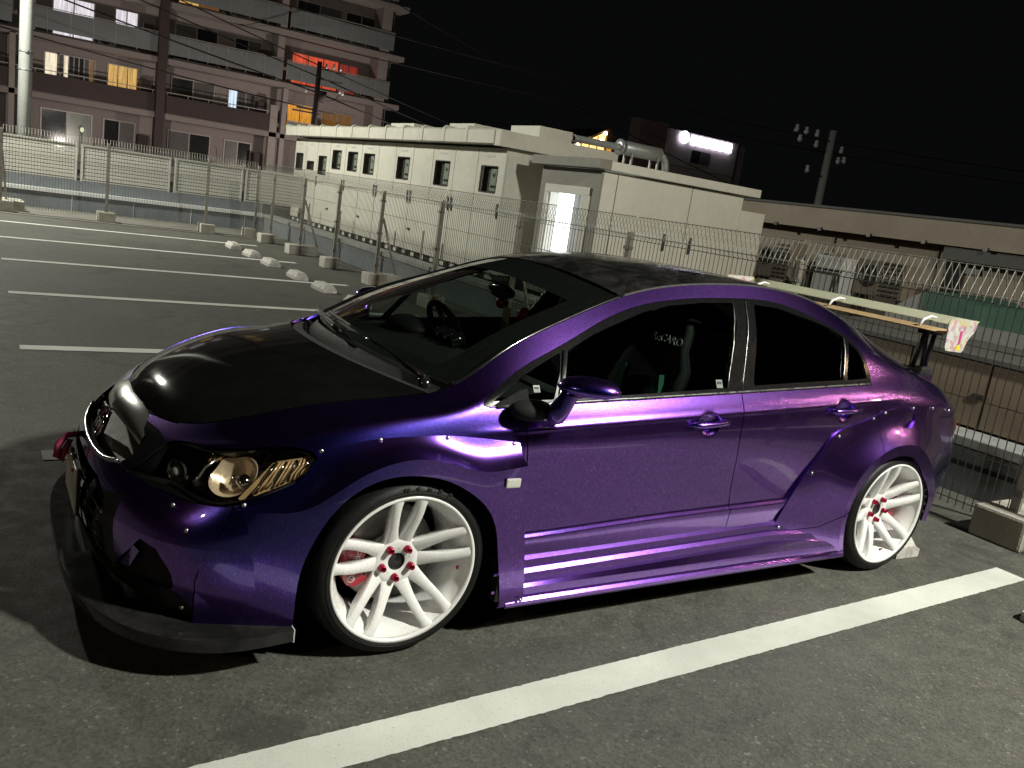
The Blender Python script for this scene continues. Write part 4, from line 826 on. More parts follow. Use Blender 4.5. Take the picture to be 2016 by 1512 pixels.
# ---- top skin: bonnet, windscreen, roof, rear screen, boot
L9 = edge_L9(32)
def edge_at(xs, i0, i1):
    seg = L9[i0:i1]; o = np.argsort(seg[:, 0]); return np.stack([np.interp(xs, seg[o, 0], seg[o, 1]), np.interp(xs, seg[o, 0], seg[o, 2])], 1)
nE = len(L9); mid = int(nE*.42)
def topgrid(C_, E_, nt_=40, pw=2.0, half=True):
    """C_: centre line points (x,z); E_: edge points (x,w,z) -> grid over both halves, parabolic crown"""
    C_ = np.asarray(C_); E_ = np.asarray(E_); t = np.linspace(-1, 1, nt_*2+1); G_ = np.zeros((len(C_), len(t), 3))
    for j, tt in enumerate(t):
        a = abs(tt)**pw; G_[:, j, 0] = C_[:, 0]+(E_[:, 0]-C_[:, 0])*a; G_[:, j, 1] = tt*E_[:, 1]; G_[:, j, 2] = C_[:, 1]+(E_[:, 2]-C_[:, 1])*a
    return G_
# bonnet: front edge follows the nose line, rear edge bows forward in the middle
fs = np.linspace(0, 1, 60)
edge = []; i1 = int(np.abs(L9[:nE//2, 0]+1.235).argmin()); i0 = int(np.abs(L9[:nE//3, 1]-.34).argmin()) if False else 0
EB = L9[[int(k) for k in np.linspace(44, i1, 60)]]               # from about half width .42 on the nose back to the cowl
CB = spl(np.array([(-2.093, .672), (-2.05, .716), (-1.95, .777), (-1.80, .842), (-1.62, .894), (-1.455, .926)]), 60)
hood = grid(topgrid(CB, EB*[1, .985, 1]+[0, 0, .001], 30, 2.2), (0, 0, 1))
surf('hood', hood, HOODM, None, .014, False)
# slim front closing strip of the bonnet between the nose edge and the first bonnet row
nosetop = L9[0:45]; first = hood.V.reshape(60, 61, 3)[0, 30::-1]
k = len(nosetop); fr_ = resamp(np.stack([first[:, 0], -first[:, 1], first[:, 2]], 1), k)
a_ = nosetop.copy(); b_ = fr_
GN = np.stack([a_*[1, -1, 1], (a_*.5+b_*.5)*[1, -1, 1]+[0, 0, .004], b_*[1, -1, 1]], 1)
surf('hood_lip', grid(GN, (0, 0, 1)), HOODM, None, 0)
# windscreen
iw0 = int(np.abs(L9[:, 0]+1.145).argmin()); iw1 = int(np.abs(L9[:, 0]+.335).argmin())
EW = resamp(L9[iw0:iw1+1], 40)*[1, .972, 1]; CW = spl(np.array([(-1.30, .942), (-1.06, 1.072), (-.80, 1.192), (-.58, 1.275), (-.415, 1.322)]), 40)
wsg = grid(topgrid(CW, EW, 30, 2.0), (-.5, 0, 1)); surf('windshield', wsg, GL_FRONT, None, 0, False)
WSV = wsg.V.reshape(40, 61, 3)
# black border of the windscreen (ceramic band) just inside the glass
def band(rows, cols): return grid(WSV[rows][:, cols]-np.array([0, 0, .004]), (-.5, 0, 1))
surf('windshield_band', band(slice(31, 40), slice(0, 61)), BLKMATT, None, 0, False); surf('windshield_band', band(slice(0, 4), slice(0, 61)), BLKMATT, None, 0, False)
for c in (slice(0, 6), slice(55, 61)): surf('windshield_band', band(slice(3, 32), c), BLKMATT, None, 0, False)
# pillar finisher between the glass and the painted rail, roof ditch moulding, rear screen edge
def railtube(i0, i1, r, name, mat, k=.986, dz=.0):
    for sg in (1, -1): MB().tube([(p[0], p[1]*k*sg, p[2]+dz) for p in L9[i0:i1+1:2]], r, 6).build(name, mat, CAR)
ir1 = int(np.abs(L9[:, 0]-1.08).argmin()); ic1 = int(np.abs(L9[:int(nE*.8), 0]-1.66).argmin())
railtube(iw0, iw1, .010, 'pillar_moulding', BLKGLOSS); railtube(iw1, ir1, .009, 'roof_moulding', BLKMATT); railtube(ir1, ic1, .008, 'rear_screen_moulding', BLKMATT)
# roof
ER = resamp(L9[iw1:ir1+1], 60)*[1, .985, 1]+[0, 0, .003]; CR = spl(np.array([(-.405, 1.326), (-.25, 1.353), (.0, 1.376), (.3, 1.384), (.6, 1.374), (.85, 1.350), (1.02, 1.322)]), 60)
surf('roof', grid(topgrid(CR, ER, 34, 2.3), (0, 0, 1)), ROOFM, None, .01, False)
ES = resamp(L9[ir1:ic1+1], 30)*[1, .985, 1]; CS = spl(np.array([(1.03, 1.318), (1.25, 1.235), (1.50, 1.13), (1.72, 1.03)]), 30)
surf('rear_screen', grid(topgrid(CS, ES, 24, 2.2), (.5, 0, 1)), GL_TINT, None, 0, False)
i2 = nE-1-44
EL = resamp(L9[ic1:i2+1], 30)*[1, .985, 1]; CL = spl(np.array([(1.73, 1.028), (1.85, 1.012), (2.0, .985), (2.115, .945)]), 30)
surf('boot_lid', grid(topgrid(CL, EL, 24, 2.2), (0, 0, 1)), PAINT, None, .012, False)
tail = L9[i2:]; tf = CL[-1]; GT = np.stack([tail*[1, -1, 1], tail*[.99, -.5, 1]+[.0, 0, .004]], 1); surf('boot_edge', grid(np.stack([tail*[1, -1, 1], np.stack([np.full(len(tail), 2.0), -tail[:, 1]*.98, np.full(len(tail), .95)], 1)], 1), (0, 0, 1)), PAINT, None, 0)
# ---- cowl panel and wipers
cw = np.linspace(-1, 1, 41)
def cowl_row(xc, zc, xe, ze, wd): return np.stack([xc+(xe-xc)*np.abs(cw)**2.2, cw*wd, zc+(ze-zc)*np.abs(cw)**2.2], 1)
surf('cowl_panel', grid(np.stack([cowl_row(-1.448, .916, -1.215, .868, .672), cowl_row(-1.40, .912, -1.20, .876, .685)], 0), (0, 0, 1)), COWLM, None, .01, False)
surf('cowl_tray', grid(np.stack([cowl_row(-1.405, .905, -1.20, .874, .685), cowl_row(-1.36, .872, -1.17, .868, .69), cowl_row(-1.30, .925, -1.148, .885, .70)], 0), (0, 0, 1)), BLKMATT, None, 0, False)
def wiper(p, q, lift, name='wiper'):
    e = MB(); p = Vector(p); q = Vector(q); n_ = Vector((-.45, 0, .9)).normalized()
    m_ = p.lerp(q, .5)+n_*lift
    e.tube([p+n_*.03, p.lerp(m_, .5)+n_*.02, m_+n_*.012, q+n_*.01], [.012, .010, .008, .006], 6)
    o = e.build(name, BLKGLOSS, CAR); b = MB(); b.box(-.008, .008, -.001, .001, -.004, .004)
    MB().tube([p.lerp(q, .32)+n_*.012+Vector((.01, 0, 0)), p.lerp(q, .7)+n_*.018+Vector((.02, 0, 0)), q+(q-p)*.18+n_*.012+Vector((.03, 0, .0))], .008, 6).build('wiper_blade', COWLM, o)
wiper((-1.19, -.60, .885), (-1.265, .15, .962), .02); wiper((-1.305, -.02, .93), (-1.20, .60, .925), .02)
MB().lathe([(0, .03), (.022, .03), (.026, 0)], (-1.20, -.60, .882), (-.3, 0, .95), 14).build('wiper_pivot', BLKGLOSS, CAR)
# ---- front over-fender
U_ = np.array([(-1.905, .804, .540), (-1.795, .832, .590), (-1.711, .840, .634), (-1.655, .824, .70), (-1.537, .829, .745), (-1.417, .839, .762), (-1.30, .848, .768), (-1.199, .857, .769), (-1.06, .868, .758), (-.935, .880, .745)])
R_ = np.array([(-1.903, .806, .530), (-1.782, .873, .535), (-1.694, .907, .561), (-1.604, .931, .629), (-1.509, .945, .689), (-1.402, .950, .719), (-1.282, .950, .711), (-1.155, .950, .677), (-1.056, .950, .667), (-.933, .952, .682)])
M_ = np.stack([(U_[:, 0]+R_[:, 0])/2, U_[:, 1]*.62+R_[:, 1]*.38, U_[:, 2]*.42+R_[:, 2]*.58], 1)
B1 = np.stack([[-1.935, -1.80, -1.705, -1.61, -1.509, -1.402, -1.282, -1.155, -1.05, -.925], [.808, .872, .908, .936, .952, .957, .957, .957, .957, .955], [.46, .475, .51, .56, .60, .63, .62, .60, .59, .60]], 1)
B2 = np.stack([[-1.985, -1.82, -1.715, -1.615, -1.509, -1.402, -1.282, -1.155, -1.03, -.905], [.796, .868, .905, .935, .953, .957, .957, .957, .957, .954], [.37, .39, .40, .42, .42, .42, .42, .42, .42, .43]], 1)
B3 = np.stack([[-2.0, -1.82, -1.718, -1.62, -1.509, -1.402, -1.282, -1.155, -1.0, -.875], [.788, .860, .897, .93, .95, .953, .953, .953, .953, .950], [.26]*10], 1)
B4 = np.stack([[-2.0, -1.815, -1.718, -1.62, -1.509, -1.402, -1.282, -1.155, -.98, -.857], [.783, .852, .888, .92, .94, .945, .945, .945, .945, .943], [.145, .145, .145, .14, .14, .14, .14, .14, .135, .135]], 1)
def loft(rows, groups, nu, nvs):
    """rows: list of (n,3) rails; groups: index runs that are smooth, with a crease between runs"""
    Rr = []
    t = chord(np.mean(rows, 0)); tq = np.linspace(0, t[-1], nu)
    for r_ in rows: Rr.append(ncub(t, r_, tq))
    Rr = np.array(Rr); out = []
    for u in range(nu):
        col = []
        for g_, nv in zip(groups, nvs):
            P = Rr[g_, u]; tt = chord(np.mean(Rr[g_], 1)); c_ = ncub(tt, P, np.linspace(0, tt[-1], nv)); col.append(c_ if g_ is groups[-1] else c_[:-1])
        out.append(np.concatenate(col))
    A = np.array(out); A[:, :, 1] *= -1; return A
def creased(rows, groups, nu, nvs):
    """like loft but each run is its own surface so the crease stays sharp"""
    A = loft(rows, groups, nu, nvs); k = 0; ss = []
    for nv in nvs: ss.append(grid(A[:, k:k+nv])); k += nv-1
    return join(*ss)
of = creased([U_, M_, R_, B1, B2, B3, B4], [[0, 1, 2], [2, 3, 4, 5, 6]], 110, [14, 46])
of = split(of, ARCH_F, 0)[1]
surf('over_fender', of, PAINT, None, .022)
MB_ = MB().box(-.006, .006, 0, .004, 0, .004)
# vent mouth: dark slats behind the open rear edge, seen past the wheel
for sg in (-1, 1):
    MB().box(-.985, -.93, .895*sg if sg > 0 else -.945, .945 if sg > 0 else -.895, .16, .66).build('vent_liner', BLKIN, CAR)
    MB().box(-1.005, -.972, min(.948*sg, .951*sg)+0, max(.948*sg, .951*sg), .618, .652).build('marker_base', BLKMATT, CAR) if False else None
    mk = MB(); y0, y1 = sorted((.9565*sg, .966*sg)); mk.box(-1.022, -.962, y0, y1, .607, .642, .006).build('side_marker', pm('clear marker lens', (.62, .62, .58), .2, 0, .1, coat=.6), CAR)
    for k in range(4): y0, y1 = sorted((.88*sg, .94*sg)); MB().box(-1.0, -.955, y0, y1, .19+k*.07, .20+k*.07).build('vent_slat', PAINT, CAR)
# ---- rear over-fender
UR = np.array([(.536, .870, .270), (.568, .888, .38), (.655, .890, .53), (.737, .890, .64), (.819, .889, .742), (.97, .886, .787), (1.133, .882, .834), (1.30, .872, .866), (1.50, .864, .869), (1.70, .850, .858), (1.86, .815, .825), (1.955, .818, .65), (1.955, .818, .42), (1.925, .806, .27)])
RR = np.array([(.985, .940, .135), (.948, .948, .26), (.935, .954, .37), (.955, .957, .47), (1.015, .957, .57), (1.115, .957, .647), (1.22, .956, .688), (1.33, .954, .695), (1.44, .950, .675), (1.555, .944, .605), (1.655, .937, .50), (1.715, .925, .40), (1.745, .905, .31), (1.75, .895, .235)])
MR = np.stack([UR[:, 0]*.52+RR[:, 0]*.48, UR[:, 1]*.60+RR[:, 1]*.40, UR[:, 2]*.5+RR[:, 2]*.5], 1); MR[4:10, 1] -= .006; MR[0:4, 1] += .008
IR = RR.copy(); IR[:, 0] = RR[:, 0]*.45+1.34*.55; IR[:, 2] = RR[:, 2]*.45+.30*.55; IR[:, 1] = RR[:, 1]+.004
ro = creased([UR, MR, RR, IR], [[0, 1, 2], [2, 3]], 130, [40, 16])
ro = split(ro, ARCH_R, 0)[1]
DUCT = [(1.36, .885), (1.372, .835), (1.35, .800), (1.30, .778), (1.345, .765), (1.405, .768), (1.438, .80), (1.442, .835), (1.40, .862)]
_, ro = split(ro, DUCT, 0, XZ, lambda V: V[:, 1]+.5)
rod, roq = split(ro, RD[:1]+[(x, z) for (x, z) in RD[1:]], .002)
surf('door_flare', offs(rod, .002), PAINT, None, .018); surf('rear_over_fender', offs(roq, .002), PAINT, None, .022)
for sg in (-1, 1): MB().ell((1.385, .835*sg, .815), .075, .02, .07).build('duct_liner', BLKIN, CAR)
# ---- side skirt
def skirt():
    prof = [(.855, .296), (.870, .2915), (.883, .2795), (.885, .256), (.893, .2505), (.905, .2375), (.9065, .209), (.917, .2015), (.926, .1915), (.9275, .163), (.9375, .157), (.9465, .1465), (.9475, .134), (.943, .1255), (.90, .122), (.86, .135)]
    xs = np.concatenate([np.linspace(-.935, .6, 40), np.linspace(.62, 1.03, 16)]); out = []
    for x in xs:
        k = np.clip((x-.45)/.55, 0, 1)**1.6; r_ = []
        for (w_, z) in prof:
            zz = z+(.032*(x+.9)/1.4 if z > .2 else 0)*(1-k); w2 = w_
            if z > .14: w2 = w_+(.945-w_)*k*.92; zz = zz+(.0 if z < .28 else .02*k)
            r_.append((x, -w2, zz))
        out.append(r_)
    A = np.array(out); ss = [grid(A[:, j:j+2], (0, -1, .15) if j != 13 else (0, 0, -1)) for j in range(len(prof)-1)]
    return join(*ss)
sk = skirt(); sk = split(sk, ARCH_R, -.004)[1]; surf('side_skirt', sk, PAINT, None, .02)
for sg in (-1, 1): y0, y1 = sorted((.60*sg, .90*sg)); MB().box(-.95, 1.0, y0, y1, .14, .24).build('under_sill', BLKIN, CAR)
MB().box(-1.72, 1.95, -.56, .56, .16, .26).build('floor_pan', BLKIN, CAR); MB().box(-2.14, -1.73, -.60, .60, .115, .18).build('under_tray_light_stop', BLKIN, CAR)  # unseen tray under the nose, added to block light leaking through
for sg in (-1, 1): y0, y1 = sorted((.60*sg, .76*sg)); MB().box(-1.93, -1.735, y0, y1, .115, .18).build('under_tray_light_stop', BLKIN, CAR)  # side pieces of the added tray that stops the light
# wheel wells
for (xc, zc) in ((-1.36, .315), (1.345, .30)):
    for sg in (-1, 1):
        well = MB(); n = 28; V = []; F = []
        for i in range(n+1):
            a = math.radians(-35+250*i/n); r_ = .392 if xc < 0 else .40
            V += [(xc+r_*math.cos(a), .87*sg if xc < 0 else (.86 if a < 1.9 else .87)*sg, max(.1, zc+r_*math.sin(a))), (xc+r_*math.cos(a), .58*sg, max(.1, zc+r_*math.sin(a)))]
        for i in range(n): F.append((2*i, 2*i+1, 2*i+3, 2*i+2))
        V += [(xc-.42, .58*sg, .1), (xc+.42, .58*sg, .1), (xc+.42, .58*sg, .75), (xc-.42, .58*sg, .75)]; b = 2*(n+1); F.append((b, b+1, b+2, b+3))
        well.V = V; well.F = F; well.S = [True]*len(F); well.build('wheel_well', BLKIN, CAR)
# ---- door handles, bolts
def handle(x, z, parent):
    for i, sg in enumerate((-1, 1)):
        e = MB(); Y = .887
        pts = []
        for k in range(11):
            t = k/10; pts.append((x-.112+.215*t, (Y+.020*math.sin(math.pi*min(1, max(0, t)))**.6)*sg, z+.004+.012*(t-.5)))
        e.tube(pts, [.008]+[.0125]*9+[.009], 10); e.build('door_handle', PAINT, parent[i])
        MB().lathe([(0, .004), (.006, .004), (.007, 0)], (x-.095, (Y+.011)*sg, z+.002), (0, sg, 0), 10).build('handle_lock', BLKGLOSS, parent[i])
handle(.0, .802, d1); handle(.878, .855, d2)
def bolt(p, n=(0, -1, 0)):
    for sg in (1, -1):
        MB().lathe([(0, .004), (.004, .004), (.007, .002), (.0075, 0)], (p[0], p[1]*sg, p[2]), (n[0], n[1]*sg, n[2]), 10).build('bolt', SILV, CAR)
for p in ((-1.88, -.818, .548), (-1.655, -.834, .722), (-1.46, -.842, .757), (-1.22, -.861, .764), (-.96, -.882, .742)): bolt(p, (-.2, -.9, .4))
for p in ((-2.065, -.70, .515), (-2.035, -.765, .455), (-1.995, -.795, .375), (-2.03, -.755, .19)): bolt(p, (-.7, -.7, .1))
for p in ((.56, -.897, .30), (.70, -.903, .56), (.84, -.901, .735), (1.09, -.889, .815), (1.18, -.884, .842), (1.42, -.874, .862), (1.60, -.868, .859), (1.80, -.84, .838), (-.88, -.957, .16)): bolt(p, (0, -1, .2))
# ---- splitter
spl_pts = spl(np.array([(-2.33, 0), (-2.322, .33), (-2.262, .61), (-2.12, .83), (-1.94, .922), (-1.715, .918)]), 30)
inn = spl(np.array([(-2.15, 0), (-2.14, .33), (-2.07, .56), (-1.94, .74), (-1.82, .82), (-1.715, .84)]), 30)
sp = MB(); V = []; F = []
for zz, P_ in ((.145, inn), (.150, spl_pts), (.138, spl_pts+[-.002, 0]), (.110, spl_pts), (.106, inn)): V.append(np.c_[P_[:, 0], -P_[:, 1], np.full(30, zz)])
A = np.stack(V, 1); sps = join(*[grid(A[:, j:j+2], [(0, 0, 1), (-1, -1, .6), (-1, -1, 0), (0, 0, -1)][j]) for j in range(4)])
surf('front_splitter', sps, CARBON, None, 0)
for sg in (-1, 1): y0, y1 = sorted((.84*sg, .918*sg)); MB().box(-1.716, -1.712, y0, y1, .106, .150).build('splitter_end', pm('pale splitter edge', (.55, .56, .56), .5), CAR)
# ---- grille, emblem, plate, intake
gr = empty('grille', (0, 0, 0), CAR)
rowz = [(.548, .0), (.60, .0)]
def nose_at(y, z, dx=0):
    m = np.abs(side.V[:, 0]+2.05) < .32; q = side.V[m]; k = ((q[:, 1]+abs(y))**2+(q[:, 2]-z)**2).argmin(); return (q[k][0]+dx, y, z)
ys = np.linspace(-.36, .36, 31)
def bar(zf, r, name, mat, dx, flat=1.0):
    P = [nose_at(y, zf(y), dx) for y in ys]; X = ncub(np.arange(31), np.array([[p[0]] for p in P]), np.arange(31))[:, 0]; X = np.convolve(np.r_[X[0], X, X[-1]], [.25, .5, .25], 'valid')
    m = MB(); m.tube([(x, y, zf(y)) for x, y in zip(X, ys)], r, 10); o = m.build(name, mat, gr); return o
surf('grille_back', grid(np.stack([np.stack([np.full(31, -2.06)+.1*np.abs(ys), ys, np.full(31, z)], 1) for z in (.50, .66)], 0), (-1, 0, 0)), BLKIN, gr, 0, False)
SMOKE = pm('smoked chrome', (.52, .52, .50), .20, .9, .02, 2, rv=.02)
cbA = np.array([(-2.085, 0, .686), (-2.078, .12, .684), (-2.068, .24, .668), (-2.070, .345, .630)]); cbB = np.array([(-2.158, 0, .634), (-2.148, .12, .632), (-2.130, .24, .620), (-2.108, .35, .600)])
a_ = spl(cbA, 20); b_ = spl(cbB, 20); m_ = (a_+b_)/2+np.array([-.010, 0, .010]); c_ = b_+np.array([.012, 0, -.012])
cbs = grid(np.stack([np.stack([q[:, 0], -q[:, 1], q[:, 2]], 1) for q in (a_, m_, b_, c_)], 1), (-1, 0, .6)); surf('chrome_bar', offs(cbs, .006), SMOKE, gr, .014)
bar(lambda y: .520+.030*(abs(y)/.36)**4, .008, 'chrome_surround', SMOKE, -.004)
surf('grille_shelf', grid(np.stack([np.stack([np.full(31, -2.185)+.16*ys**2, ys*.9, np.full(31, .530)], 1), np.stack([np.full(31, -2.08)+.1*ys**2, ys*.9, np.full(31, .552)], 1)], 0), (0, 0, 1)), pm('grille shelf', (.16, .145, .12), .5, .1), gr, 0, False)
em = MB(); em.prism([(-.060, -.048), (.060, -.048), (.052, .052), (-.052, .052)], -.006, .004, 0); em_o = em.build('emblem_plate', CALRED, gr, (-2.182, 0, .578)); em_o.rotation_euler = (0, .32, 0)
e2 = MB()
for (y0, z0, y1, z1) in ((-.064, -.052, -.055, .056), (.064, -.052, .055, .056), (-.064, -.052, .064, -.052), (-.055, .056, .055, .056)): e2.tube([(-.01, y0, z0), (-.01, y1, z1)], .005, 8)
for sg in (-1, 1): e2.tube([(-.01, .022*sg, -.042), (-.011, .026*sg, 0), (-.01, .038*sg, .046)], [.006, .006, .008], 8)
e2.box(-.014, -.006, -.026, .026, -.007, .006); e2.build('emblem', CHROME, em_o)
MB().box(-2.13, -2.05, -.46, .46, .18, .50).build('intake_back', BLKIN, CAR)
for k in range(4): MB().tube([(-2.235, -.46, .24+k*.055), (-2.262, 0, .24+k*.055), (-2.235, .46, .24+k*.055)], .004, 6).build('intake_slat', BLKMATT, CAR)
pt = empty('license_plate', (0, 0, 0), CAR); MB().box(-2.285, -2.278, -.165, .165, .285, .450, .003).build('plate_sheet', pm('plate white', (.60, .59, .50), .45), pt); MB().box(-2.2775, -2.268, -.172, .172, .278, .457).build('plate_frame', BLKMATT, pt)
for y in (-.1, .1): MB().lathe([(0, .006), (.008, .006), (.009, 0)], (-2.2855, y, .43), (-1, 0, 0), 10).build('plate_bolt', RED, pt)
st_ = MB(); st_.tube([(-2.235, .10, .50), (-2.29, .09, .50), (-2.32, .085, .465), (-2.325, .085, .42), (-2.31, .09, .40), (-2.298, .09, .44), (-2.28, .095, .48)], [.012, .012, .013, .013, .013, .012, .01], 8); st_.build('tow_strap', pm('magenta strap', (.32, .035, .10), .7), CAR)
# fog recess liner
for sg in (-1, 1): MB().ell((-2.0, .60*sg, .30), .05, .13, .12).build('duct_liner', BLKIN, CAR)
for sg in (-1, 1):
    fin = MB(); V = [(-2.185, .475*sg, .235), (-2.165, .60*sg, .275), (-2.145, .645*sg, .345), (-2.16, .60*sg, .352), (-2.19, .52*sg, .30), (-2.12, .56*sg, .26)]; fin.add(V, [(0, 1, 5), (1, 2, 5), (0, 1, 3, 4), (1, 2, 3)]); fin.build('duct_fin', PAINT, CAR)
# ---- headlights
LAMPH = pm('dark lamp chrome', (.10, .09, .08), .22, .85, .2, 12)
for sg, hd in ((1, head), (-1, mir(head))):
    hl = empty('headlight', (0, 0, 0), CAR)
    obj('lamp_lens', meshdata('lamp_lens', hd.V, hd.F, GL_LAMP, True, hd.N), hl)
    bz = clip(offs(head, -.012), np.maximum(-sdp(grow(HEADP, -.016), DG(head)), -9)) if False else None
    rim_in, rim_out = split(head, grow(HEADP, -.012), 0, DG)
    rm = lip(offs(rim_out, -.002), .07); rm = rm if sg > 0 else mir(rm); obj('lamp_bezel', meshdata('lamp_bezel', rm.V, rm.F, BLKGLOSS, True, rm.N), hl)
    bk_ = offs(head, -.075); bk_ = bk_ if sg > 0 else mir(bk_); obj('lamp_housing', meshdata('lamp_housing', bk_.V, bk_.F, LAMPH, True, bk_.N), hl)
    M3 = Matrix.Rotation(math.radians(-28*sg), 3, 'Z')
    def at(x, y, z): return (x, -y*sg, z)
    # low beam reflector, projector, turn signal: shaped panels set behind the lens
    def inset(poly, depth, dish, name, mat, th=.02):
        q = split(head, poly, 0, DG)[0]; c2 = np.mean(np.array(poly), 0); d2 = DG(q)-c2; rad = np.abs(np.array(poly)-c2).max(0); k = np.clip(1-((d2/rad)**2).sum(1), 0, 1)
        q = S(q.V-q.N*(depth+dish*k)[:, None], q.N, q.F)
        G_ = q.V; q = lip(q, th); q = q if sg > 0 else mir(q); me = meshdata(name, q.V, q.F, mat, True); return obj(name, me, hl)
    BOWL = [tuple(p) for p in spl(np.array([(-.891, .661), (-.904, .624), (-.904, .597), (-.881, .576), (-.847, .565), (-.806, .567), (-.776, .582), (-.757, .624), (-.781, .672), (-.81, .678), (-.891, .661)]), 50)][:-1]
    inset(BOWL, .022, .055, 'reflector_bowl', COPPER, .01)
    inset([(-.711, .677), (-.613, .701), (-.600, .692), (-.606, .65), (-.666, .604), (-.732, .574), (-.746, .580)], .016, .0, 'signal_back', AMBER, .01)
    inset([(-.782, .562), (-.720, .674), (-.706, .671), (-.764, .558)], .018, .0, 'signal_strip', AMBER, .01)
    def pt(u, z, depth):
        f_ = (DG(head)-np.array([u, z])); k = (f_**2).sum(1).argmin(); p_ = head.V[k]-head.N[k]*depth; return (p_[0], p_[1]*sg, p_[2])
    for k in range(11):
        t = k/10; a = (-.742+.128*t, .580+.062*t); b = (-.708+.098*t, .672+.020*t)
        MB().tube([pt(a[0]+(b[0]-a[0])*q, a[1]+(b[1]-a[1])*q, .012) for q in (0, .33, .66, 1)], .0036, 6).build('signal_rib', CHROME if k % 3 == 0 else AMBER, hl)
    c0 = pt(-.79, .615, .035); MB().lathe([(0, .03), (.016, .026), (.024, .012), (.026, 0)], c0, (-.72, -.69*sg, .05), 18).build('bulb_shield', CHROME, hl)
    for k in range(5): z0 = .600+.008*k; MB().tube([pt(-.835+.010*k, .602, .03), pt(-.832+.010*k, .63, .028)], .0028, 6).build('bulb_ridge', CHROME, hl)
    c1 = pt(-1.045, .598, .035); MB().ell(c1, .020, .020, .020, 14, 10).build('projector_lens', pm('clear ball', (.35, .36, .36), .05, .2, .1, coat=1), hl)
    MB().lathe([(.022, -.02), (.034, -.004), (.040, .006), (.042, .007), (.036, .004)], c1, (-.85, -.5*sg, .05), 24).build('high_beam_bowl', SMOKE, hl)
    MB().tube([pt(-.952, .580, .014), pt(-.938, .60, .014), pt(-.931, .626, .014), pt(-.910, .652, .014)], .005, 6).build('divider', SMOKE, hl)
    for k in range(4): MB().tube([pt(-.935+.012*k, .640+.004*k, .018), pt(-.925+.012*k, .658+.003*k, .018)], .004, 6).build('trim_rib', AMBER, hl)
# ---- tail lamps (edge only shows)
for sg in (-1, 1): MB().ell((2.075, .70*sg, .70), .05, .045, .07).build('tail_lamp', pm('red tail lens', (.28, .02, .02), .2, coat=.8), CAR)
# ---- door mirrors
for i, sg in enumerate((-1, 1)):
    mr = empty('door_mirror', (0, 0, 0), d1[i])
    R3 = Matrix.Rotation(math.radians(33*sg), 3, 'Z')
    hd_ = MB(); nu, nv = 28, 18; V = []; F = []
    for j in range(nv+1):
        ph = math.pi*j/nv
        for k in range(nu):
            th = 2*math.pi*k/nu; v = Vector((.118*math.copysign(abs(math.cos(ph))**.9, math.cos(ph)), .068*math.sin(ph)*math.cos(th), .047*math.sin(ph)*math.sin(th)))
            if v.z < 0: v.z *= .50
            if v.x > .085: v.x = .085+(v.x-.085)*.75
            v = R3 @ v; V.append((-.757+v.x, 1.005*sg+v.y, .975+v.z))
    for j in range(nv):
        for k in range(nu): F.append((j*nu+k, (j+1)*nu+k, (j+1)*nu+(k+1) % nu, j*nu+(k+1) % nu))
    hd_.add(V, F, True); o = hd_.build('mirror_housing', PAINT, mr, recalc=True)
    lo = MB(); lo.tube([(-.665, 1.065*sg, .968), (-.73, 1.06*sg, .962), (-.81, 1.02*sg, .961), (-.85, .955*sg, .965)], [.005, .009, .009, .005], 8); lo.build('mirror_band', PAINT, mr)
    MB().ell((-.900, .872*sg, .864), .088, .055, .040, 24, 14).build('mirror_arm', BLKIN, mr)
    MB().tube([(-.850, .918*sg, .838), (-.838, .928*sg, .860), (-.822, .945*sg, .90), (-.81, .962*sg, .945), (-.805, .97*sg, .965)], [.022, .042, .036, .032, .034], 14).build('mirror_stalk', PAINT, mr)
    MB().prism([(-1.035, .866), (-.93, .925), (-.90, .93), (-.88, .871)], (.818 if sg > 0 else -.826), (.826 if sg > 0 else -.818), 1).build('mirror_sail', BLKMATT, mr)
# ---- rear wing
wg = empty('rear_wing', (0, 0, 0), CAR)
def foil(xl, xt, zl, zt, th, cam_, ys_, mat, name):
    V = []; F = []; m = 12
    for y in ys_:
        for i in range(m+1):
            t = i/m; x = xl+(xt-xl)*t; zc = zl+(zt-zl)*t-cam_*4*t*(1-t); V.append((x, y, zc+th*math.sqrt(t+.0001)*(1-t)*2.2))
        for i in range(m, -1, -1):
            t = i/m; x = xl+(xt-xl)*t; zc = zl+(zt-zl)*t-cam_*4*t*(1-t); V.append((x, y, zc-th*.5*math.sqrt(t+.0001)*(1-t)*2.2-.0015))
    k = 2*(m+1)
    for j in range(len(ys_)-1):
        for i in range(k): F.append((j*k+i, j*k+(i+1) % k, (j+1)*k+(i+1) % k, (j+1)*k+i))
    F += [tuple(range(k)), tuple((len(ys_)-1)*k+i for i in range(k-1, -1, -1))]
    mb = MB(); mb.add(V, F, True); return mb.build(name, mat, wg, recalc=True)
WINGM = pm('pale wing paint', (.44, .45, .33), .4, 0, .08, 6, coat=.4); WINGO = pm('warm lit wing edge', (.52, .36, .19), .45, 0, .2, 5, coat=.4)  # warm light on the dark leading edge is put into the blade colour
ysw = [(-.79+1.58*i/10) for i in range(11)]
foil(1.700, 1.84, 1.240, 1.252, .009, .008, ysw, WINGO, 'main_blade'); foil(1.86, 1.965, 1.278, 1.318, .008, .006, ysw, WINGM, 'flap_blade')
MB().box(1.80, 1.93, -.785, .785, 1.226, 1.232).build('blade_underside', BLKMATT, wg)
for y in (-.60, .0, .60): MB().tube([(1.735, y, 1.252), (1.76, y, 1.285), (1.82, y, 1.305), (1.87, y, 1.30)], .008, 6).build('slot_bracket', WHITEP, wg)
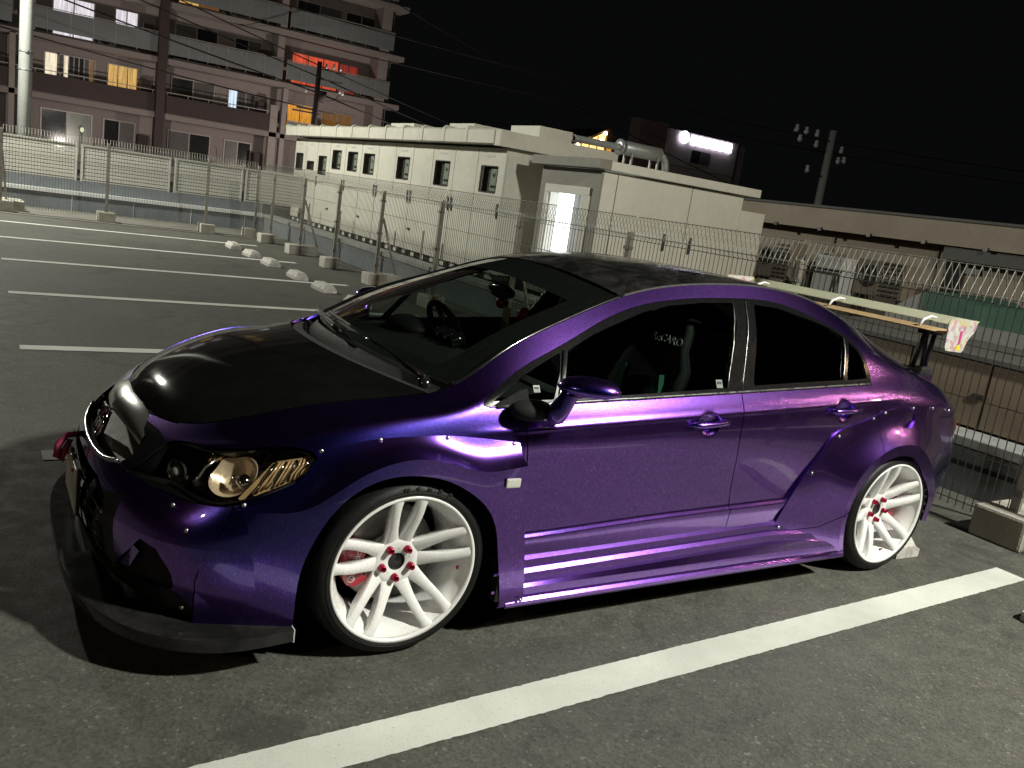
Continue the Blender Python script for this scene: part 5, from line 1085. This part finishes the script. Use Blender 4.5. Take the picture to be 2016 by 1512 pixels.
def mk_sticker():
    m, t, n, l, p = nt('floral print'); tc = n.new('ShaderNodeTexCoord'); v = n.new('ShaderNodeTexVoronoi'); v.inputs['Scale'].default_value = 42; l.new(tc.outputs['Object'], v.inputs['Vector'])
    r = ramp(n, l, v.outputs['Color'], [(.0, (.50, .47, .44)), (.28, (.52, .30, .33)), (.40, (.55, .53, .50)), (.55, (.50, .46, .28)), (.66, (.56, .55, .54)), (.8, (.34, .24, .30)), (.88, (.56, .50, .50))]); r.color_ramp.interpolation = 'CONSTANT'
    l.new(r.outputs[0], p.inputs['Base Color']); p.inputs['Roughness'].default_value = .35; p.inputs['Coat Weight'].default_value = .5; return m
EPM = mk_sticker()
for sg in (-1, 1):
    ep = [(1.672, 1.300), (1.685, 1.318), (1.925, 1.322), (1.938, 1.308), (1.932, 1.265), (1.880, 1.215), (1.862, 1.160), (1.845, 1.146), (1.70, 1.152), (1.684, 1.170)]
    y0, y1 = sorted((.792*sg, .798*sg)); e = MB().prism(ep, y0, y1, 1).build('end_plate', EPM, wg)
    ya, yb = sorted((.7985*sg, .7995*sg)); MB().prism([(1.795, 1.19), (1.812, 1.19), (1.815, 1.265), (1.792, 1.26)], ya, yb, 1).build('print_stroke', pm('magenta print', (.55, .05, .25), .4), e); MB().prism([(1.785, 1.155), (1.83, 1.16), (1.82, 1.188), (1.79, 1.185)], ya, yb, 1).build('print_patch', pm('yellow print', (.70, .62, .04), .4), e)
    yy = .585*sg
    MB().tube([(1.785, yy, 1.02), (1.835, yy, 1.228)], .013, 8).build('upright', BLKMATT, wg); MB().tube([(1.90, yy, 1.02), (1.925, yy, 1.23)], .013, 8).build('upright', BLKMATT, wg); MB().tube([(1.875, yy, 1.02), (1.845, yy, 1.228)], .011, 8).build('upright', BLKMATT, wg)
    y0, y1 = sorted((yy-.03, yy+.03)); MB().box(1.745, 1.93, y0, y1, .975, 1.022, .012).build('upright_base', BLKMATT, wg); MB().box(1.80, 1.95, y0, y1, 1.205, 1.226, .005).build('upright_cap', BLKMATT, wg)
MB().prism([(1.93, .95), (1.98, .978), (2.06, .968), (2.08, .945), (2.07, .91), (1.94, .92)], -.54, .54, 1).build('boot_spoiler', PAINT, CAR)
# ---- wheels (local frame: outer face at y=0, inboard is +y)
def build_wheel():
    W_ = MB(); W_.lathe([(.252, .012), (.2545, .004), (.258, .0015), (.2655, .0), (.2665, .006), (.262, .014), (.2555, .02), (.250, .034), (.240, .05), (.232, .075), (.226, .12), (.224, .20), (.236, .225), (.262, .235), (.262, .24), (.22, .24), (.216, .20), (.216, .12), (.222, .075), (.230, .05), (.241, .034), (.248, .022), (.252, .014)], (0, 0, 0), (0, 1, 0), 96)
    wh = W_.build('wheel', WHITEP, CAR, recalc=True)
    T = MB(); T.lathe([(.2590, .012), (.2640, .0095), (.2680, .003), (.276, .0), (.290, .003), (.302, .011), (.310, .022), (.3155, .038), (.318, .06), (.3185, .12), (.318, .17), (.3155, .195), (.306, .218), (.29, .235), (.262, .245), (.258, .235)], (0, 0, 0), (0, 1, 0), 96).build('tyre', RUBBER, wh, recalc=True)
    for k in range(3): MB().lathe([(.3172, .07+k*.045), (.3200, .071+k*.045), (.3200, .098+k*.045), (.3172, .099+k*.045)], (0, 0, 0), (0, 1, 0), 72).build('tread_rib', RUBBER, wh)
    MB().lathe([(.2775, .0), (.2785, -.0012), (.280, -.0012), (.281, .0005)], (0, 0, 0), (0, 1, 0), 72).build('tyre_ridge', RUBBER, wh)
    def dep(r): return .0055+.074*max(0, (.2585-r)/.185)**1.35
    def spoke(ac, sgn):
        rs = np.linspace(.040, .2585, 24); V = []; F = []; n = 8
        for r in rs:
            t = (r-.04)/.2135; off = math.radians(np.interp(r, [.04, .085, .12, .16, .20, .235, .2585], [20, 17.2, 15.2, 13.8, 12.4, 10.8, 9.8]))*sgn
            a = ac+off; wd = np.interp(r, [.04, .075, .10, .14, .19, .235, .2585], [.062, .058, .046, .0370, .0345, .0345, .046]); d = dep(r); th = np.interp(r, [.04, .1, .2, .2585], [.030, .046, .042, .022])
            da = wd/2
            e_r = np.array([math.sin(a), 0, math.cos(a)]); e_t = np.array([math.cos(a), 0, -math.sin(a)])
            for (u, q) in ((-1, .005), (-.84, .0006), (0, -.0004), (.84, .0006), (1, .005), (.74, th), (0, th+.003), (-.74, th)): V.append(tuple(e_r*r+e_t*u*da+np.array([0, d+q, 0])))
        for i in range(len(rs)-1):
            for k in range(n): F.append((i*n+k, i*n+(k+1) % n, (i+1)*n+(k+1) % n, (i+1)*n+k))
        F += [tuple(range(n)), tuple((len(rs)-1)*n+k for k in range(n))]
        m = MB(); m.add(V, F, True); m.build('spoke', WHITEP, wh, recalc=True)
    for k in range(5):
        for sgn in (-1, 1): spoke(math.radians(-1.5+72*k), sgn)
    H_ = MB(); H_.lathe([(.030, .10), (.030, .080), (.032, .0775), (.066, .0765), (.084, .0775), (.094, .086), (.090, .11), (.07, .13), (.030, .13)], (0, 0, 0), (0, 1, 0), 48).build('hub_pad', WHITEP, wh, recalc=True)
    MB().lathe([(0, .115), (.022, .113), (.0295, .10), (.0295, .080), (.0312, .0772)], (0, 0, 0), (0, 1, 0), 32).build('hub_bore', DSTEEL, wh)
    for k in range(5):
        a = math.radians(38+72*k); c = (math.sin(a)*.0565, .0785, math.cos(a)*.0565)
        MB().lathe([(.0, .010), (.006, .010), (.006, .022), (.010, .024), (.0115, .014), (.0138, .004), (.0138, .0)], c, (0, -1, 0), 14).build('lug_nut', RED, wh)
        a2 = math.radians(74+72*k); MB().lathe([(.0, .0015), (.0035, .0015), (.0042, 0)], (math.sin(a2)*.05, .0785, math.cos(a2)*.05), (0, -1, 0), 10).build('stud_hole', BLKIN, wh)
    a = math.radians(98); MB().tube([(math.sin(a)*.238, .060, math.cos(a)*.238), (math.sin(a)*.222, .035, math.cos(a)*.222)], [.0055, .004], 8).build('valve', RED, wh)
    # raised sidewall lettering
    for k, ch in enumerate('N9000'):
        a = math.radians(-6+8.2*k); M = Matrix.Rotation(a, 4, 'Y') @ Matrix.Translation((0, .0005, .2905)) @ Matrix.Rotation(math.radians(90), 4, 'X')
        text_mesh('tyre_letter', ch, .030, pm('letter rubber', (.035, .035, .035), .4) if k == 0 else bpy.data.materials['letter rubber'], M, wh, .0016)
    return wh
wh = build_wheel()
def place(o, x, y, flip):
    o.location = (x, y, .3185); o.rotation_euler = (0, 0, math.pi if flip else 0)
wl = [copytree(wh) for _ in range(3)]
place(wh, -1.352, -.931, False); place(wl[0], 1.348, -.931, False); place(wl[1], -1.352, .931, True); place(wl[2], 1.348, .931, True)
wl[0].rotation_euler = (0, math.radians(64), 0)
for (x, sg, fr_) in ((-1.352, -1, True), (1.348, -1, False), (-1.352, 1, True), (1.348, 1, False)):
    bd = MB(); r0 = .168 if fr_ else .145
    bd.lathe([(.075, -.035), (.082, -.03), (.082, 0), (.085, 0), (r0, 0), (r0, .024), (.085, .024)], (x, .79*sg, .3185), (0, -sg, 0), 64); o = bd.build('brake_disc', STEEL, CAR, recalc=True)
    MB().lathe([(0, -.055), (.035, -.055), (.04, -.05), (.075, -.035)], (x, .79*sg, .3185), (0, -sg, 0), 32).build('disc_bell', STEEL, o) if False else MB().lathe([(0, .055), (.035, .055), (.04, .05), (.078, .03), (.08, 0)], (x, .79*sg, .3185), (0, sg, 0), 32).build('disc_bell', DSTEEL, o)
    MB().lathe([(.09, -.03), (.175, -.03), (.178, -.06)], (x, .79*sg, .3185), (0, sg, 0), 40).build('dust_shield', STEEL, o)
    V = []; F = []; n = 13; ac = math.radians(270 if fr_ else 90)
    prof = [(.112, .80), (.112, .836), (.122, .846), (.178, .846), (.190, .836), (.190, .76), (.112, .76)]
    for i in range(n):
        a = ac+math.radians(-30+60*i/(n-1)); k = 1-.10*abs((i-(n-1)/2)/((n-1)/2))**6
        for (r, y) in prof: V.append((x+math.sin(a)*r*(k if r > .15 else 1), y*sg, .3185+math.cos(a)*r*(k if r > .15 else 1)))
    m_ = len(prof)
    for i in range(n-1):
        for j in range(m_): F.append((i*m_+j, i*m_+(j+1) % m_, (i+1)*m_+(j+1) % m_, (i+1)*m_+j))
    F += [tuple(range(m_)), tuple((n-1)*m_+j for j in range(m_))]
    cp = MB().add(V, F, False).build('brake_caliper', CALRED, CAR, recalc=True)
    if fr_ and sg < 0:
        M = Matrix.Translation((x-.150, -.8475, .3185)) @ Matrix.Rotation(math.radians(90), 4, 'X') @ Matrix.Rotation(math.radians(78), 4, 'Z')
        text_mesh('caliper_lettering', 'brembo', .034, GREYTXT, M, cp, .0006)
        MB().lathe([(.010, 0), (.013, 0), (.013, .0008), (.010, .0008)], (x-.158, -.8465, .268), (0, -1, 0), 18).build('caliper_mark', GREYTXT, cp)
# ---- cabin
cab = empty('interior', (0, 0, 0), CAR)
MB().box(-1.0, 1.15, -.70, .70, .27, .33).build('cabin_floor', BLKIN, cab)
for sg in (-1, 1): y0, y1 = sorted((.745*sg, .80*sg)); MB().box(-.95, 1.1, y0, y1, .30, .86).build('door_card', CLOTH, cab)
V = []; xs = [-1.22, -1.05, -.86, -.74, -.70, -.69]; zs = [.885, .905, .925, .915, .86, .55]
dg_ = np.stack([np.stack([np.full(21, x)+.12*(np.linspace(-1, 1, 21)**2), np.linspace(-.735, .735, 21), np.full(21, z)-.03*np.linspace(-1, 1, 21)**2], 1) for x, z in zip(xs, zs)], 0)
surf('dashboard', grid(dg_, (0, 0, 1)), BLKMATT, cab, 0, False)
MB().ell((-.82, .37, .93), .10, .17, .05).build('gauge_hood', BLKMATT, cab)
for k in range(3): MB().lathe([(0, .03), (.028, .03), (.030, 0), (.030, -.04)], (-.80, -.08+k*.075, .955), (.9, 0, .3), 16).build('gauge_pod', BLKGLOSS, cab)
sw = MB(); c = Vector((-.60, .37, .90)); ax = Vector((.85, 0, .5)).normalized(); ring = []
a1 = ax.cross(Vector((0, 1, 0))).normalized(); a2 = Vector((0, 1, 0))
for k in range(33): t = 2*math.pi*k/32; ring.append(c+a1*math.cos(t)*.17+a2*math.sin(t)*.17)
sw.tube(ring, .016, 8, False)
for t in (0, 2.2, -2.2): sw.tube([c, c+a1*math.cos(t)*.16+a2*math.sin(t)*.16], .014, 6)
sw.ell(c, .05, .05, .03, 14, 8); sw.build('steering_wheel', BLKMATT, cab)
def seat(y, txt):
    s_ = empty('seat', (0, 0, 0), cab); xs = [(-.05, .40, .21), (-.35, .47, .23)]
    V = []; F = []
    def shell(sec, name, mat):
        V = []; F = []; n = 12
        for (c_, hw, dp, nrm) in sec:
            c_ = np.array(c_, float); nrm = np.array(nrm, float)
            for k in range(n):
                t = 2*math.pi*k/n; u = math.copysign(abs(math.cos(t))**.6, math.cos(t))*hw; q = math.copysign(abs(math.sin(t))**.6, math.sin(t))*dp; bol = .05*(abs(u)/max(hw, 1e-3))**3 if q > 0 else 0
                V.append(tuple(c_+np.array([0, u, 0])+nrm*(q+bol)))
        for i in range(len(sec)-1):
            for k in range(n): F.append((i*n+k, i*n+(k+1) % n, (i+1)*n+(k+1) % n, (i+1)*n+k))
        F += [tuple(range(n)), tuple((len(sec)-1)*n+k for k in range(n))]
        m = MB(); m.add(V, F, True); return m.build(name, mat, s_, recalc=True)
    shell([((-.42, y, .47), .20, .05, (0, 0, 1)), ((-.30, y, .47), .23, .07, (0, 0, 1)), ((-.1, y, .44), .235, .07, (0, 0, 1)), ((.05, y, .42), .22, .07, (0, 0, 1))], 'seat_cushion', CLOTH)
    shell([((.03, y, .46), .22, .06, (-1, 0, .2)), ((.07, y, .62), .245, .07, (-1, 0, .25)), ((.12, y, .80), .255, .07, (-1, 0, .25)), ((.165, y, .94), .225, .06, (-1, 0, .25)), ((.19, y, 1.02), .155, .055, (-1, 0, .25)), ((.215, y, 1.11), .14, .055, (-1, 0, .25)), ((.235, y, 1.17), .10, .04, (-1, 0, .25))], 'seat_back', CLOTH)
    for q in (-.15, .15): MB().prism([(y+q-.03, .60), (y+q+.03, .62), (y+q*.8+.03, .90), (y+q*.8-.02, .92)], .015, .045, 0).build('seat_stripe', GREEN, s_)
    if txt: text_mesh('seat_lettering', 'RECARO', .052, GREYTXT, Matrix(((0, .25, -.97, .052), (-1, 0, 0, y-.105), (0, .97, .25, 1.078), (0, 0, 0, 1))), s_, .0008, bold=.0006)
seat(-.37, True); seat(.37, False)
MB().box(.62, 1.1, -.62, .62, .38, .55, .03).build('rear_bench', CLOTH, cab); MB().prism([(.98, .55), (1.08, .55), (1.22, .96), (1.10, .98)], -.62, .62, 1).build('rear_backrest', CLOTH, cab)
MB().box(1.15, 1.7, -.6, .6, .93, .95).build('parcel_shelf', CLOTH, cab)
hl_ = topgrid(CR[:, :]-[0, .03], ER*[1, .97, 1]-[0, 0, .03], 10, 2.3); surf('headliner', grid(hl_, (0, 0, -1)), CLOTH, cab, 0, False)
MB().ell((-.55, .02, 1.175), .02, .115, .035).build('rear_view_mirror', BLKGLOSS, cab); MB().ell((-.537, .02, 1.175), .012, .108, .03).build('mirror_face', pm('cyan mirror reflection', (.35, .55, .53), .03, 1), cab)  # cyan reflection put into the colour of the mirror face
MB().box(-.51, -.505, -.02, .04, .98, 1.10).build('hanging_charm', pm('ochre charm', (.30, .22, .06), .7), cab); MB().tube([(-.508, .01, 1.10), (-.53, .02, 1.15)], .002, 5).build('charm_cord', CALRED, cab)
MB().ell((-.47, -.08, 1.085), .03, .04, .035).build('red_ornament', CALRED, cab); MB().ell((-.48, .11, 1.11), .03, .035, .03).build('red_ornament', CALRED, cab)
MB().box(-.515, -.51, -.03, .03, .95, .975).build('blue_tag', pm('blue tag', (.05, .14, .40), .6), cab)
# stickers on the front side glass and windscreen
def on_side(x, z): k = ((side.V[:, 0]-x)**2+(side.V[:, 2]-z)**2).argmin(); return side.V[k], side.N[k]
for (x, z, sz) in ((.085, .957, .018), (-.835, .925, .014)):
    p, nn = on_side(x, z); z_ = Vector(nn); x_ = Vector((1, 0, 0)); x_ = (x_-z_*x_.dot(z_)).normalized(); y_ = z_.cross(x_); M = Matrix((x_, y_, z_)).transposed().to_4x4(); M.translation = Vector(p)-z_*.003
    q = MB(); q.box(-sz, sz, -sz, sz, 0, .0006); o = q.build('window_sticker', pm('pale sticker', (.16, .20, .17), .5), CAR); o.matrix_world = M
    q = MB(); q.box(-sz*.7, sz*.7, -sz*.1, sz*.5, .0008, .0014); o2 = q.build('sticker_print', BLKMATT, o)
MB().ell((-2.03, -.20, .748), .004, .004, .004).build('spare', RED, CAR) if False else None
